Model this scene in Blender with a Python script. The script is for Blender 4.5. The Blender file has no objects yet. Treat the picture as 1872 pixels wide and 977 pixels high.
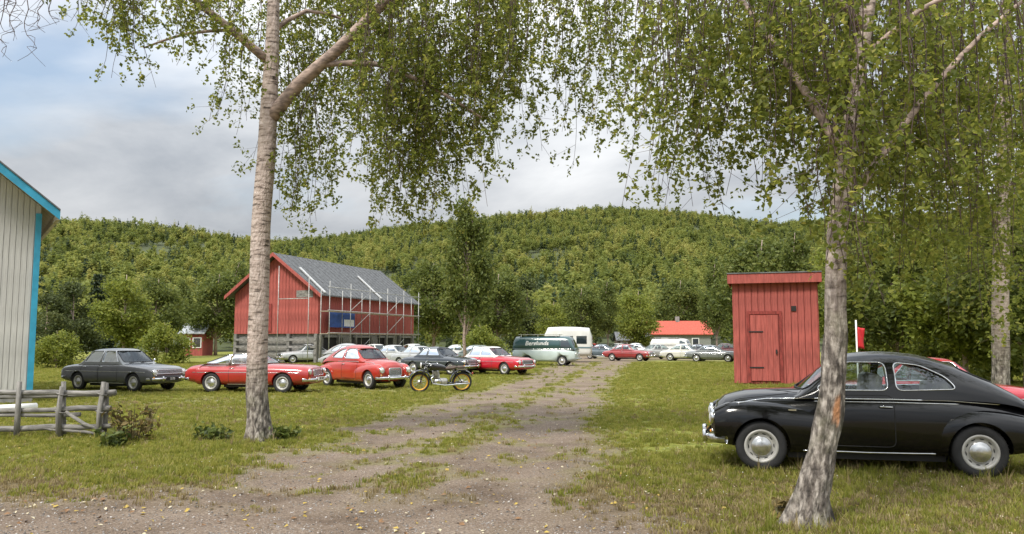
import bpy, bmesh, math, random
import numpy as np
from mathutils import Vector, Matrix
from mathutils.bvhtree import BVHTree
random.seed(7); RNG = np.random.default_rng(11)
S = bpy.context.scene
COL = S.collection
R = math.radians

# ------------------------------------------------------------------ camera
FPX, CX, CY, PITCH, EYE = 1469.0, 936.0, 488.5, R(5.25), 1.70
cam = bpy.data.cameras.new('camera'); camo = bpy.data.objects.new('camera', cam); COL.objects.link(camo)
cam.sensor_fit = 'HORIZONTAL'; cam.sensor_width = 36; cam.lens = 36*FPX/1872
cam.clip_start = .05; cam.clip_end = 6000
camo.location = (0, 0, EYE); camo.rotation_euler = (R(90)+PITCH, 0, 0); S.camera = camo

# ------------------------------------------------------------------ sky, sun, exposure
SUN_EL, SUN_AZ = R(52), R(215)          # azimuth clockwise from +Y: behind the camera, to the left
w = bpy.data.worlds.new('World'); S.world = w; w.use_nodes = True
nt = w.node_tree; nt.nodes.clear(); N = nt.nodes.new; L = nt.links.new
out = N('ShaderNodeOutputWorld'); bg = N('ShaderNodeBackground'); L(bg.outputs[0], out.inputs[0])
sky = N('ShaderNodeTexSky'); sky.sky_type = 'NISHITA'; sky.sun_disc = False
sky.sun_elevation = SUN_EL; sky.sun_rotation = SUN_AZ; sky.air_density = 1.2; sky.dust_density = 1.0
sk = N('ShaderNodeVectorMath'); sk.operation = 'SCALE'; sk.inputs['Scale'].default_value = .085; L(sky.outputs[0], sk.inputs[0])
tc = N('ShaderNodeTexCoord'); sp = N('ShaderNodeSeparateXYZ'); L(tc.outputs['Generated'], sp.inputs[0])
def M(op, a, b=None, c=None, clamp=False):
    n = N('ShaderNodeMath'); n.operation = op; n.use_clamp = clamp
    for i, v in enumerate((a, b, c)):
        if v is None: continue
        if isinstance(v, (int, float)): n.inputs[i].default_value = v
        else: L(v, n.inputs[i])
    return n.outputs[0]
zz = M('MAXIMUM', sp.outputs[2], 0.0); den = M('ADD', zz, .30)
cb = N('ShaderNodeCombineXYZ'); L(M('DIVIDE', sp.outputs[0], den), cb.inputs[0]); L(M('DIVIDE', sp.outputs[1], den), cb.inputs[1])
def noise(scale, det, rough, off, dist=0):
    mp = N('ShaderNodeMapping'); mp.inputs['Location'].default_value = off; mp.inputs['Scale'].default_value = (.8, 1.15, 1); L(cb.outputs[0], mp.inputs[0])
    n = N('ShaderNodeTexNoise'); n.inputs['Scale'].default_value = scale; n.inputs['Detail'].default_value = det
    n.inputs['Roughness'].default_value = rough; n.inputs['Distortion'].default_value = dist; L(mp.outputs[0], n.inputs[0]); return n.outputs[0]
n1 = noise(1.75, 10, .55, (3.1, 1.7, 0), .35); n2 = noise(1.1, 6, .5, (9.15, 5.12, 0))
cr = N('ShaderNodeValToRGB'); L(n1, cr.inputs[0])
for p, c in ((.28, (.24, .265, .30, 1)), (.43, (.39, .41, .445, 1)), (.56, (.51, .525, .55, 1)), (.72, (.60, .61, .62, 1))):
    e = cr.color_ramp.elements[0] if p == .28 else (cr.color_ramp.elements[1] if p == .72 else cr.color_ramp.elements.new(p)); e.position = p; e.color = c
grad = M('ADD', .47, M('MULTIPLY', zz, 1.85))      # overcast skies are brighter overhead; steepened above the view to keep the ground lit
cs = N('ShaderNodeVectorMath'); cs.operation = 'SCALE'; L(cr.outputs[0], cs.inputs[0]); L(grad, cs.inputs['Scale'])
gap = N('ShaderNodeMapRange'); gap.inputs[1].default_value = .56; gap.inputs[2].default_value = .72; L(n2, gap.inputs[0])
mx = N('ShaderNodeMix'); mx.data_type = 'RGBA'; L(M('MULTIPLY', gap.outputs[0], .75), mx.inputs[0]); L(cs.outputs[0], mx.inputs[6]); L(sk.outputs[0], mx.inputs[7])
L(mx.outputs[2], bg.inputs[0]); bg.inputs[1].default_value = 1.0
sl = bpy.data.lights.new('sun', 'SUN'); sl.energy = 2.2; sl.angle = R(12); sl.color = (1, .95, .87)
so = bpy.data.objects.new('sun', sl); COL.objects.link(so)
sd = Vector((math.sin(SUN_AZ)*math.cos(SUN_EL), math.cos(SUN_AZ)*math.cos(SUN_EL), math.sin(SUN_EL)))
so.rotation_euler = sd.to_track_quat('Z', 'Y').to_euler(); so.location = sd*60
vs = S.view_settings; vs.view_transform = 'Standard'; vs.look = 'None'; vs.exposure = .97; vs.gamma = 1; vs.use_curve_mapping = False
S.render.engine = 'CYCLES'; S.cycles.max_bounces = 8; S.cycles.transparent_max_bounces = 12; S.cycles.use_denoising = True

# ------------------------------------------------------------------ photo position -> place
def P(px, py, Y):
    d = Vector((px-CX, FPX*math.cos(PITCH)-(CY-py)*math.sin(PITCH), FPX*math.sin(PITCH)+(CY-py)*math.cos(PITCH)))
    return Vector((0, 0, EYE)) + d*(Y/d.y)
def G(px, py, z=0):
    d = P(px, py, 1)-Vector((0, 0, EYE)); t = (z-EYE)/d.z
    return Vector((d.x*t, t, z))

# ------------------------------------------------------------------ helpers
def tag(o, label=None, cat=None, group=None, kind=None):
    if label: o['label'] = label
    if cat: o['category'] = cat
    if group: o['group'] = group
    if kind: o['kind'] = kind
    return o
def thing(name, loc, label, cat, group=None, rz=0):
    o = bpy.data.objects.new(name, None); COL.objects.link(o); o.location = loc; o.rotation_euler.z = rz
    o.empty_display_size = .2
    return tag(o, label, cat, group)
def link(name, me, parent=None):
    o = bpy.data.objects.new(name, me); COL.objects.link(o)
    if parent is not None: o.parent = parent
    return o
class MB:
    def __init__(s): s.v = []; s.f = []; s.sm = []
    def add(s, vs, fs, sm=False):
        n = len(s.v); s.v += [tuple(v) for v in vs]; s.f += [tuple(i+n for i in f) for f in fs]; s.sm += [sm]*len(fs); return s
    def box(s, x0, x1, y0, y1, z0, z1, bev=0):
        if bev:
            b = bev
            vs = []; 
            ring = [(x0+b, y0), (x1-b, y0), (x1, y0+b), (x1, y1-b), (x1-b, y1), (x0+b, y1), (x0, y1-b), (x0, y0+b)]
            cx, cy = (x0+x1)/2, (y0+y1)/2
            for z, k in ((z0, b), (z0+b, 0), (z1-b, 0), (z1, b)):
                for (x, y) in ring: vs.append((x-math.copysign(min(k, abs(x-cx)), x-cx), y-math.copysign(min(k, abs(y-cy)), y-cy), z))
            fs = [tuple(range(7, -1, -1)), tuple(range(24, 32))]
            for r in range(3):
                for i in range(8): fs.append((r*8+i, r*8+(i+1) % 8, r*8+8+(i+1) % 8, r*8+8+i))
            return s.add(vs, fs)
        return s.add([(x0,y0,z0),(x1,y0,z0),(x1,y1,z0),(x0,y1,z0),(x0,y0,z1),(x1,y0,z1),(x1,y1,z1),(x0,y1,z1)],
                     [(3,2,1,0),(4,5,6,7),(0,1,5,4),(1,2,6,5),(2,3,7,6),(3,0,4,7)])
    def hexa(s, p): return s.add(p, [(3,2,1,0),(4,5,6,7),(0,1,5,4),(1,2,6,5),(2,3,7,6),(3,0,4,7)])
    def tube(s, pts, r, n=6, cap=True, closed=False):
        pts = [Vector(p) for p in pts]; k = len(pts); rs = r if isinstance(r, (list, tuple)) else [r]*k
        vs = []; up = None
        for i in range(k):
            if closed: t = pts[(i+1) % k]-pts[i-1]
            else: t = pts[min(i+1, k-1)]-pts[max(i-1, 0)]
            if t.length < 1e-9: t = Vector((0, 0, 1))
            t.normalize()
            if up is None:
                a = Vector((0, 0, 1)) if abs(t.z) < .9 else Vector((1, 0, 0)); up = (a-t*a.dot(t)).normalized()
            else:
                up = up-t*up.dot(t)
                up = up.normalized() if up.length > 1e-6 else t.orthogonal().normalized()
            b = t.cross(up)
            for j in range(n):
                a = 2*math.pi*j/n; vs.append(pts[i]+(up*math.cos(a)+b*math.sin(a))*rs[i])
        fs = []
        for i in range(k if closed else k-1):
            i2 = (i+1) % k
            for j in range(n): fs.append((i*n+j, i*n+(j+1) % n, i2*n+(j+1) % n, i2*n+j))
        if cap and not closed: fs += [tuple(range(n-1, -1, -1)), tuple((k-1)*n+j for j in range(n))]
        return s.add(vs, fs, True)
    def lathe(s, prof, o=(0,0,0), axis=(0,1,0), n=24, cap=True):
        ax = Vector(axis).normalized(); u = ax.orthogonal().normalized(); v = ax.cross(u); o = Vector(o); vs = []; fs = []
        for (r, h) in prof:
            for j in range(n):
                a = 2*math.pi*j/n; vs.append(o+ax*h+(u*math.cos(a)+v*math.sin(a))*r)
        for i in range(len(prof)-1):
            for j in range(n): fs.append((i*n+j, i*n+(j+1) % n, (i+1)*n+(j+1) % n, (i+1)*n+j))
        if cap and prof[0][0] > 1e-4: fs.append(tuple(range(n-1, -1, -1)))
        if cap and prof[-1][0] > 1e-4: fs.append(tuple((len(prof)-1)*n+j for j in range(n)))
        return s.add(vs, fs, True)
    def build(s, name, mat, parent=None, smooth=None):
        me = bpy.data.meshes.new(name); me.from_pydata(s.v, [], s.f); me.materials.append(mat)
        sm = s.sm if smooth is None else [smooth]*len(s.f)
        me.polygons.foreach_set('use_smooth', sm); me.update()
        return link(name, me, parent)
def np_mesh(name, V, F, mat, smooth=False, rnd=None):
    """V (n,3) float, F (m,k) int"""
    me = bpy.data.meshes.new(name); m, k = F.shape
    me.vertices.add(len(V)); me.vertices.foreach_set('co', np.ascontiguousarray(V, np.float32).ravel())
    me.loops.add(m*k); me.loops.foreach_set('vertex_index', np.ascontiguousarray(F, np.int32).ravel())
    me.polygons.add(m); me.polygons.foreach_set('loop_start', np.arange(0, m*k, k, dtype=np.int32))
    me.polygons.foreach_set('use_smooth', np.full(m, smooth))
    if rnd is not None:
        a = me.attributes.new('rnd', 'FLOAT', 'FACE'); a.data.foreach_set('value', np.asarray(rnd, np.float32))
    me.materials.append(mat); me.update(calc_edges=True); return me

# ------------------------------------------------------------------ materials
def mat(name, col, rough=.6, metal=0, coat=0, spec=.5, var=0, vscale=6, bump=0, bscale=30, col2=None, stretch=(1,1,1), coord='Object', detail=6, f0=.35, f1=.65):
    m = bpy.data.materials.new(name); m.use_nodes = True; nt = m.node_tree; b = nt.nodes['Principled BSDF']
    b.inputs['Base Color'].default_value = (*col, 1); b.inputs['Roughness'].default_value = rough; b.inputs['Metallic'].default_value = metal
    b.inputs['Coat Weight'].default_value = coat; b.inputs['Coat Roughness'].default_value = .04; b.inputs['Specular IOR Level'].default_value = spec
    if var or bump or col2:
        tcn = nt.nodes.new('ShaderNodeTexCoord'); mp = nt.nodes.new('ShaderNodeMapping'); mp.inputs['Scale'].default_value = stretch
        nt.links.new(tcn.outputs[coord], mp.inputs[0])
        if var or col2:
            n = nt.nodes.new('ShaderNodeTexNoise'); n.inputs['Scale'].default_value = vscale; n.inputs['Detail'].default_value = detail; nt.links.new(mp.outputs[0], n.inputs[0])
            r = nt.nodes.new('ShaderNodeValToRGB'); r.color_ramp.elements[0].position = f0; r.color_ramp.elements[1].position = f1
            a = col2 or tuple(max(0, c*(1-var)) for c in col); z = col if col2 else tuple(min(1, c*(1+var)) for c in col)
            r.color_ramp.elements[0].color = (*a, 1); r.color_ramp.elements[1].color = (*z, 1)
            nt.links.new(n.outputs[0], r.inputs[0]); nt.links.new(r.outputs[0], b.inputs['Base Color'])
        if bump:
            n = nt.nodes.new('ShaderNodeTexNoise'); n.inputs['Scale'].default_value = bscale; n.inputs['Detail'].default_value = 8; nt.links.new(mp.outputs[0], n.inputs[0])
            bp = nt.nodes.new('ShaderNodeBump'); bp.inputs['Strength'].default_value = bump; bp.inputs['Distance'].default_value = .02
            nt.links.new(n.outputs[0], bp.inputs['Height']); nt.links.new(bp.outputs[0], b.inputs['Normal'])
    return m
def leafmat(name, ramp, trans=.35, rough=.55, inst=False, stands=0):
    m = bpy.data.materials.new(name); m.use_nodes = True; nt = m.node_tree; b = nt.nodes['Principled BSDF']; o = nt.nodes['Material Output']
    if inst:
        a = nt.nodes.new('ShaderNodeObjectInfo'); s1 = a.outputs['Random']
        a2 = nt.nodes.new('ShaderNodeAttribute'); a2.attribute_name = 'rnd'
        mm = nt.nodes.new('ShaderNodeMath'); mm.operation = 'MULTIPLY_ADD'; mm.inputs[1].default_value = .35; nt.links.new(a2.outputs['Fac'], mm.inputs[0])
        m3 = nt.nodes.new('ShaderNodeMath'); m3.operation = 'MULTIPLY'; m3.inputs[1].default_value = .65; nt.links.new(s1, m3.inputs[0]); nt.links.new(m3.outputs[0], mm.inputs[2]); src = mm.outputs[0]
        if stands:
            vm = nt.nodes.new('ShaderNodeTexNoise'); vm.inputs['Scale'].default_value = stands; vm.inputs['Detail'].default_value = 4; nt.links.new(a.outputs['Location'], vm.inputs[0])
            ad = nt.nodes.new('ShaderNodeMath'); ad.operation = 'MULTIPLY_ADD'; ad.inputs[1].default_value = 1.5; ad.inputs[2].default_value = -.75; nt.links.new(vm.outputs[0], ad.inputs[0])
            a3 = nt.nodes.new('ShaderNodeMath'); a3.operation = 'ADD'; a3.use_clamp = True; nt.links.new(ad.outputs[0], a3.inputs[0]); nt.links.new(src, a3.inputs[1]); src = a3.outputs[0]
    else:
        a = nt.nodes.new('ShaderNodeAttribute'); a.attribute_name = 'rnd'; src = a.outputs['Fac']
    r = nt.nodes.new('ShaderNodeValToRGB'); nt.links.new(src, r.inputs[0])
    while len(r.color_ramp.elements) < len(ramp): r.color_ramp.elements.new(.5)
    for e, (p, c) in zip(r.color_ramp.elements, ramp): e.position = p
    for e, (p, c) in zip(r.color_ramp.elements, ramp): e.position = p; e.color = (*c, 1)
    nt.links.new(r.outputs[0], b.inputs['Base Color']); b.inputs['Roughness'].default_value = rough; b.inputs['Specular IOR Level'].default_value = .3
    t = nt.nodes.new('ShaderNodeBsdfTranslucent'); mx = nt.nodes.new('ShaderNodeMixShader'); mx.inputs[0].default_value = trans
    hs = nt.nodes.new('ShaderNodeHueSaturation'); hs.inputs['Hue'].default_value = .485; hs.inputs['Value'].default_value = 1.7; nt.links.new(r.outputs[0], hs.inputs['Color']); nt.links.new(hs.outputs[0], t.inputs[0])
    nt.links.new(b.outputs[0], mx.inputs[1]); nt.links.new(t.outputs[0], mx.inputs[2]); nt.links.new(mx.outputs[0], o.inputs[0]); return m
def glassmat(name, tint, clear):
    m = bpy.data.materials.new(name); m.use_nodes = True; nt = m.node_tree; nt.nodes.remove(nt.nodes['Principled BSDF']); o = nt.nodes['Material Output']
    g = nt.nodes.new('ShaderNodeBsdfGlossy'); g.inputs['Roughness'].default_value = .03; g.inputs[0].default_value = (.9, .95, 1, 1)
    t = nt.nodes.new('ShaderNodeBsdfTransparent'); t.inputs[0].default_value = (*tint, 1)
    fr = nt.nodes.new('ShaderNodeFresnel'); fr.inputs[0].default_value = 1.5
    ma = nt.nodes.new('ShaderNodeMath'); ma.operation = 'ADD'; ma.inputs[1].default_value = clear; nt.links.new(fr.outputs[0], ma.inputs[0])
    x = nt.nodes.new('ShaderNodeMixShader'); nt.links.new(ma.outputs[0], x.inputs[0]); nt.links.new(t.outputs[0], x.inputs[1]); nt.links.new(g.outputs[0], x.inputs[2]); nt.links.new(x.outputs[0], o.inputs[0]); return m
MT = {}
MT['glass'] = glassmat('car_glass', (.72, .80, .78), .05)
MT['pane'] = glassmat('house_glass', (.25, .3, .3), .12)
MT['chrome'] = mat('chrome', (.72, .73, .74), .14, 1, var=.1, vscale=20)
MT['steel'] = mat('galvanised_steel', (.62, .62, .60), .42, .6, var=.2)
MT['tyre'] = mat('tyre_rubber', (.022, .022, .023), .8, var=.3, bump=.3, bscale=60)
MT['rubber'] = mat('black_rubber', (.02, .02, .02), .6)
MT['interior'] = mat('car_interior', (.10, .085, .075), .8, var=.25)
MT['seat'] = mat('seat_vinyl', (.28, .25, .21), .55, var=.2, vscale=10)
MT['hub'] = mat('hubcap', (.66, .66, .65), .22, .9, var=.12, vscale=12)
MT['wheel_grey'] = mat('wheel_enamel', (.46, .45, .42), .4, .1, var=.12, vscale=9)
MT['lamp'] = mat('headlamp_glass', (.78, .79, .78), .08, .25, coat=.8)
MT['redlamp'] = mat('tail_lamp', (.42, .02, .015), .15, 0, coat=.8)
MT['amber'] = mat('indicator_lamp', (.75, .30, .03), .2, 0, coat=.6)
MT['plate'] = mat('number_plate_white', (.74, .74, .70), .45, var=.08)
MT['plate_black'] = mat('number_plate_black', (.02, .02, .02), .45)
MT['ink'] = mat('plate_lettering', (.03, .03, .03), .5)
MT['white_ink'] = mat('white_lettering', (.82, .82, .80), .5)
MT['darkgrille'] = mat('grille_dark', (.015, .015, .016), .5)
def paint(name, c, rough=.25): return mat(name, c, rough, 0, coat=1, var=.07, vscale=2.2)
# ------------------------------------------------------------------ ground
def drive_edges(y):
    yl = [0, 7.0, 10.9, 14.9, 21.2, 30.3, 37.0, 60, 95]; xl = [-3.9, -3.9, -3.75, -3.35, -2.5, -.75, .6, 3.0, 6]
    xr = [.7, .95, 1.3, 1.75, 2.5, 3.7, 4.7, 9.0, 16]
    return np.interp(y, yl, xl), np.interp(y, yl, xr)
def vnoise(x, y, s, seed=0):
    x = np.asarray(x)*s+seed*17.3; y = np.asarray(y)*s+seed*5.7; xi = np.floor(x); yi = np.floor(y); fx = x-xi; fy = y-yi
    h = lambda a, b: np.modf(np.abs(np.sin(a*127.1+b*311.7+seed*74.7)*43758.5453))[0]
    fx = fx*fx*(3-2*fx); fy = fy*fy*(3-2*fy)
    return (h(xi, yi)*(1-fx)+h(xi+1, yi)*fx)*(1-fy)+(h(xi, yi+1)*(1-fx)+h(xi+1, yi+1)*fx)*fy
def fbm(x, y, s, seed=0, o=4): return sum(vnoise(x, y, s*2**i, seed+i)*.5**(i+1) for i in range(o))/(1-.5**o)
def sstep(a, b, x): t = np.clip((x-a)/(b-a), 0, 1); return t*t*(3-2*t)
def gravel_mask(x, y):
    l, r = drive_edges(y); wob = (fbm(x, y, .55, 3)-.5)*1.7; wo2 = (fbm(x, y, 2.2, 9)-.5)*.7
    d = np.minimum(x-l+wob+wo2, r-x+wob*.6-wo2); m = sstep(-.55, .75, d)
    ruts = np.abs((x-(l+r)/2)/np.maximum(r-l, .1)); mid = sstep(.12, .02, ruts)*sstep(6.5, 12, y)*sstep(.40, .6, fbm(x, y, 1.3, 21))
    m = m*(1-.6*mid)*(.62+.38*sstep(.32, .55, fbm(x, y, 1.9, 77)))
    near = sstep(11.6, 7.4, y+.14*np.abs(x+2)+(fbm(x, y, .5, 12)-.5)*2.2)*sstep(2.6, .8, x); m = np.maximum(m, near)          # worn dirt at the very front
    car = np.exp(-(((x-4.5)/1.9)**4+((y-9.4)/.9)**4))*.35*sstep(.45, .6, fbm(x, y, 1.1, 31)); m = np.maximum(m, car)
    park = sstep(66, 76, y)*sstep(104, 96, y)*sstep(0, 6, x)*sstep(34, 24, x)*.8; m = np.maximum(m, park*sstep(.3, .5, fbm(x, y, .12, 41)+.18))
    lot = sstep(20.5, 23, y)*sstep(33, 30, y)*sstep(-14, -12, x)*sstep(-2.5, -4.5, x)*.35; m = np.maximum(m, lot*sstep(.4, .6, fbm(x, y, .6, 51)))
    return np.clip(m, 0, 1)
def dry_mask(x, y):
    n = fbm(x, y, .6, 61); a = sstep(12.5, 8.2, y)*.8+.10
    a = a+sstep(.5, .75, n)*.45-.12; return np.clip(a, 0, 1)
def zground(x, y):
    l, r = drive_edges(y); u = (x-l)/np.maximum(r-l, .1); rut = np.exp(-((u-.24)/.075)**2)+np.exp(-((u-.76)/.075)**2)
    return (fbm(x, y, .35, 71)-.5)*.07*sstep(4, 9, y)*sstep(90, 40, y)-.035*rut*(.5+fbm(x, y, .4, 33))*sstep(40, 30, y)
def axis(breaks):
    o = []
    for a, b, s in breaks: o += list(np.arange(a, b, s))
    return np.array(o+[breaks[-1][1]])
xs = axis([(-2600, -400, 220), (-400, -60, 34), (-60, -16, 2), (-16, 16, .125), (16, 60, 2), (60, 400, 34), (400, 2600, 220)])
ys = axis([(-300, -20, 70), (-20, 4, 3), (4, 24, .125), (24, 42, .4), (42, 110, 2), (110, 400, 29), (400, 3200, 280)])
X, Y = np.meshgrid(xs, ys); nx, ny = len(xs), len(ys); Z = zground(X, Y)
gm = gravel_mask(X, Y)*sstep(-20, -15, X)*sstep(40, 36, X); Z = Z-.015*gm+(fbm(X, Y, 3.2, 81, 3)-.5)*.018*sstep(30, 20, Y)*sstep(0, 4, Y)*(np.abs(X) < 16)
idx = np.arange(nx*ny).reshape(ny, nx)
F = np.stack([idx[:-1, :-1], idx[:-1, 1:], idx[1:, 1:], idx[1:, :-1]], -1).reshape(-1, 4)
gmat = bpy.data.materials.new('grass_and_gravel'); gmat.use_nodes = True; nt = gmat.node_tree; b = nt.nodes['Principled BSDF']; b.inputs['Roughness'].default_value = .92; b.inputs['Specular IOR Level'].default_value = .2
def GN_(t): return nt.nodes.new(t)
tcg = GN_('ShaderNodeTexCoord')
def gnoise(s, d=8, r=.6):
    n = GN_('ShaderNodeTexNoise'); n.inputs['Scale'].default_value = s; n.inputs['Detail'].default_value = d; n.inputs['Roughness'].default_value = r; nt.links.new(tcg.outputs['Object'], n.inputs[0]); return n.outputs[0]
def gramp(src, cols):
    r = GN_('ShaderNodeValToRGB'); nt.links.new(src, r.inputs[0])
    while len(r.color_ramp.elements) < len(cols): r.color_ramp.elements.new(.5)
    for e, (p, c) in zip(r.color_ramp.elements, cols): e.position = p
    for e, (p, c) in zip(r.color_ramp.elements, cols): e.position = p; e.color = (*c, 1)
    return r.outputs[0]
def gmix(f, a, bb):
    m = GN_('ShaderNodeMix'); m.data_type = 'RGBA'; nt.links.new(f, m.inputs[0]); nt.links.new(a, m.inputs[6]); nt.links.new(bb, m.inputs[7]); return m.outputs[2]
def gattr(nm): a = GN_('ShaderNodeAttribute'); a.attribute_name = nm; return a.outputs['Fac']
grass = gramp(gnoise(7), [(.3, (.095, .110, .020)), (.5, (.19, .205, .036)), (.7, (.30, .29, .07))])
dry = gramp(gnoise(9), [(.3, (.075, .062, .028)), (.5, (.16, .125, .06)), (.7, (.25, .20, .11))])
grav = gramp(gnoise(38, 9, .75), [(.3, (.076, .057, .044)), (.5, (.205, .163, .130)), (.68, (.41, .35, .295))])
gv2 = gramp(gnoise(.9), [(.33, (.62, .56, .50)), (.5, (.95, .90, .84)), (.68, (1.15, 1.12, 1.08))])
mg = GN_('ShaderNodeMix'); mg.data_type = 'RGBA'; mg.blend_type = 'MULTIPLY'; mg.inputs[0].default_value = 1; nt.links.new(grav, mg.inputs[6]); nt.links.new(gv2, mg.inputs[7])
col = gmix(gattr('gravel'), gmix(gattr('dry'), grass, dry), mg.outputs[2]); nt.links.new(col, b.inputs['Base Color'])
bp = GN_('ShaderNodeBump'); bp.inputs['Strength'].default_value = .8; bp.inputs['Distance'].default_value = .03; nt.links.new(gnoise(45, 8, .7), bp.inputs['Height']); nt.links.new(bp.outputs[0], b.inputs['Normal'])
gme = np_mesh('ground', np.stack([X, Y, Z], -1).reshape(-1, 3), F, gmat, True)
for nm, arr in (('gravel', gm), ('dry', dry_mask(X, Y))):
    a = gme.attributes.new(nm, 'FLOAT', 'POINT'); a.data.foreach_set('value', arr.astype(np.float32).ravel())
ground = link('ground', gme); ground['kind'] = 'structure'

# geometry-node scatter used for grass, pebbles, fallen leaves, the far wood
def scatter(name, pts, rot, scl, protos, label, cat, z=None):
    me = bpy.data.meshes.new(name); me.vertices.add(len(pts)); me.vertices.foreach_set('co', np.ascontiguousarray(pts, np.float32).ravel())
    a = me.attributes.new('rot', 'FLOAT_VECTOR', 'POINT'); a.data.foreach_set('vector', np.ascontiguousarray(rot, np.float32).ravel())
    a = me.attributes.new('scl', 'FLOAT_VECTOR', 'POINT'); a.data.foreach_set('vector', np.ascontiguousarray(scl, np.float32).ravel())
    pc = bpy.data.collections.new(name+'_kinds')
    for i, (pm) in enumerate(protos): pc.objects.link(bpy.data.objects.new(name+'_kind', pm))
    o = link(name, me); tag(o, label, cat, None, 'stuff')
    ng = bpy.data.node_groups.new(name, 'GeometryNodeTree'); ng.interface.new_socket('Geometry', in_out='INPUT', socket_type='NodeSocketGeometry'); ng.interface.new_socket('Geometry', in_out='OUTPUT', socket_type='NodeSocketGeometry')
    n = ng.nodes.new; l = ng.links.new
    gi = n('NodeGroupInput'); go = n('NodeGroupOutput'); mp = n('GeometryNodeMeshToPoints'); l(gi.outputs[0], mp.inputs[0])
    ci = n('GeometryNodeCollectionInfo'); ci.inputs[0].default_value = pc; ci.inputs['Separate Children'].default_value = True; ci.inputs['Reset Children'].default_value = True
    ip = n('GeometryNodeInstanceOnPoints'); l(mp.outputs[0], ip.inputs['Points']); l(ci.outputs[0], ip.inputs['Instance']); ip.inputs['Pick Instance'].default_value = True
    for nm, sock in (('rot', 'Rotation'), ('scl', 'Scale')):
        na = n('GeometryNodeInputNamedAttribute'); na.data_type = 'FLOAT_VECTOR'; na.inputs[0].default_value = nm
        if sock == 'Rotation':
            er = n('FunctionNodeEulerToRotation'); l(na.outputs[0], er.inputs[0]); l(er.outputs[0], ip.inputs[sock])
        else: l(na.outputs[0], ip.inputs[sock])
    l(ip.outputs[0], go.inputs[0]); md = o.modifiers.new('scatter', 'NODES'); md.node_group = ng; return o
def quads(C, size, rng, flat=0.0, asp=1.25, droop=0.0):
    """folded leaf-shaped quads round centres C"""
    n = len(C); nrm = rng.normal(size=(n, 3)); nrm[:, 2] = np.abs(nrm[:, 2])+flat; nrm /= np.linalg.norm(nrm, axis=1)[:, None]
    t = rng.normal(size=(n, 3)); t[:, 2] -= droop; t -= nrm*(t*nrm).sum(1)[:, None]; t /= np.linalg.norm(t, axis=1)[:, None]; bb = np.cross(nrm, t)
    s = (size*rng.uniform(.7, 1.3, n))[:, None] if np.isscalar(size) else size[:, None]
    a = C-t*s*.5*asp; c = C+t*s*.5*asp; b1 = C+bb*s*.42+nrm*s*.14-t*s*.08; d1 = C-bb*s*.42+nrm*s*.14-t*s*.08
    V = np.stack([a, b1, c, d1], 1).reshape(-1, 3); F = np.arange(4*n).reshape(n, 4); return V, F

# ------------------------------------------------------------------ hillside and far wood
rp = np.array([(-700, 400), (-300, 396), (0, 396), (130, 392), (230, 396), (330, 405), (455, 424), (520, 428), (600, 424), (700, 412), (870, 396), (1000, 386), (1130, 377), (1240, 382), (1330, 392), (1420, 402), (1500, 394), (1600, 386), (1872, 380), (2300, 384), (2700, 390)], float)
def ridge_px(px): return np.interp(px, rp[:, 0], rp[:, 1])
def ridge_dist(px): return np.interp(px, [-700, 200, 460, 620, 1100, 2700], [600, 620, 700, 860, 920, 900])
RISE0 = 105.
def hill_z(x, y):
    y = np.maximum(y, 1); px = CX+x/y*FPX*math.cos(PITCH)*1.0; D = ridge_dist(px); up = np.tan(np.arctan((CY-ridge_px(px))/FPX)+PITCH)*D-10
    t = (y-RISE0)/(D-RISE0); s = np.where(t < 1, sstep(-.06, 1.25, t)/sstep(-.06, 1.25, np.array(1.0)), 1-.25*(t-1)); s = np.clip(s, 0, 2)
    return up*s*(1+.10*(fbm(x, y, .006, 91)-.5)*np.clip(t, 0, 1))-1.5
aa = np.linspace(-1.25, 1.25, 120); dd = np.concatenate([np.linspace(RISE0, 1000, 70), np.array([1150, 1400])])
A_, D_ = np.meshgrid(aa, dd); HX = A_*D_; HZ = hill_z(HX, D_); ii = np.arange(A_.size).reshape(A_.shape)
HF = np.stack([ii[:-1, :-1], ii[:-1, 1:], ii[1:, 1:], ii[1:, :-1]], -1).reshape(-1, 4)
hill = link('hillside', np_mesh('hillside', np.stack([HX, D_, HZ], -1).reshape(-1, 3), HF, mat('hill_undergrowth', (.05, .062, .02), .95, var=.4, vscale=.05), True)); hill['kind'] = 'structure'
woodmat = leafmat('far_foliage', [(0, (.085, .112, .028)), (.3, (.145, .180, .042)), (.65, (.22, .245, .060)), (1, (.31, .30, .085))], .42, .7, True, .016)
firmat = leafmat('far_fir_needles', [(0, (.030, .050, .024)), (1, (.07, .10, .04))], .2, .7, True)
def far_crown(seed, w, h, n=170):
    r = np.random.default_rng(seed); k = 16; cc = r.normal(size=(k, 3)); cc /= np.linalg.norm(cc, axis=1)[:, None]; cc *= r.uniform(.35, .8, k)[:, None]
    q = np.repeat(np.arange(k), n//k+1)[:n]; v = r.normal(size=(n, 3)); v /= np.linalg.norm(v, axis=1)[:, None]; C = cc[q]+v*r.uniform(.22, .4, (n, 1))
    C = C*np.array([w/2, w/2, h/2])+np.array([0, 0, h*.62]); V, F = quads(C, .85, r, .9); return np_mesh('far_crown', V, F, woodmat, False, r.uniform(0, 1, n))
def far_fir(seed, w, h, n=150):
    r = np.random.default_rng(seed); t = np.sqrt(r.uniform(0, 1, n)); ang = r.uniform(0, 6.283, n); rad = t*w/2*r.uniform(.6, 1.05, n)
    C = np.stack([rad*np.cos(ang), rad*np.sin(ang), h*(1-t*.92)], -1); V, F = quads(C, .7, r, .6); return np_mesh('far_fir', V, F, firmat, False, r.uniform(0, 1, n))
n = 46000; r = np.random.default_rng(5); dist = 108+(1000-108)*r.uniform(0, 1, n)**.62; ang = r.uniform(-.88, .88, n); px_ = CX+ang*FPX
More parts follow.
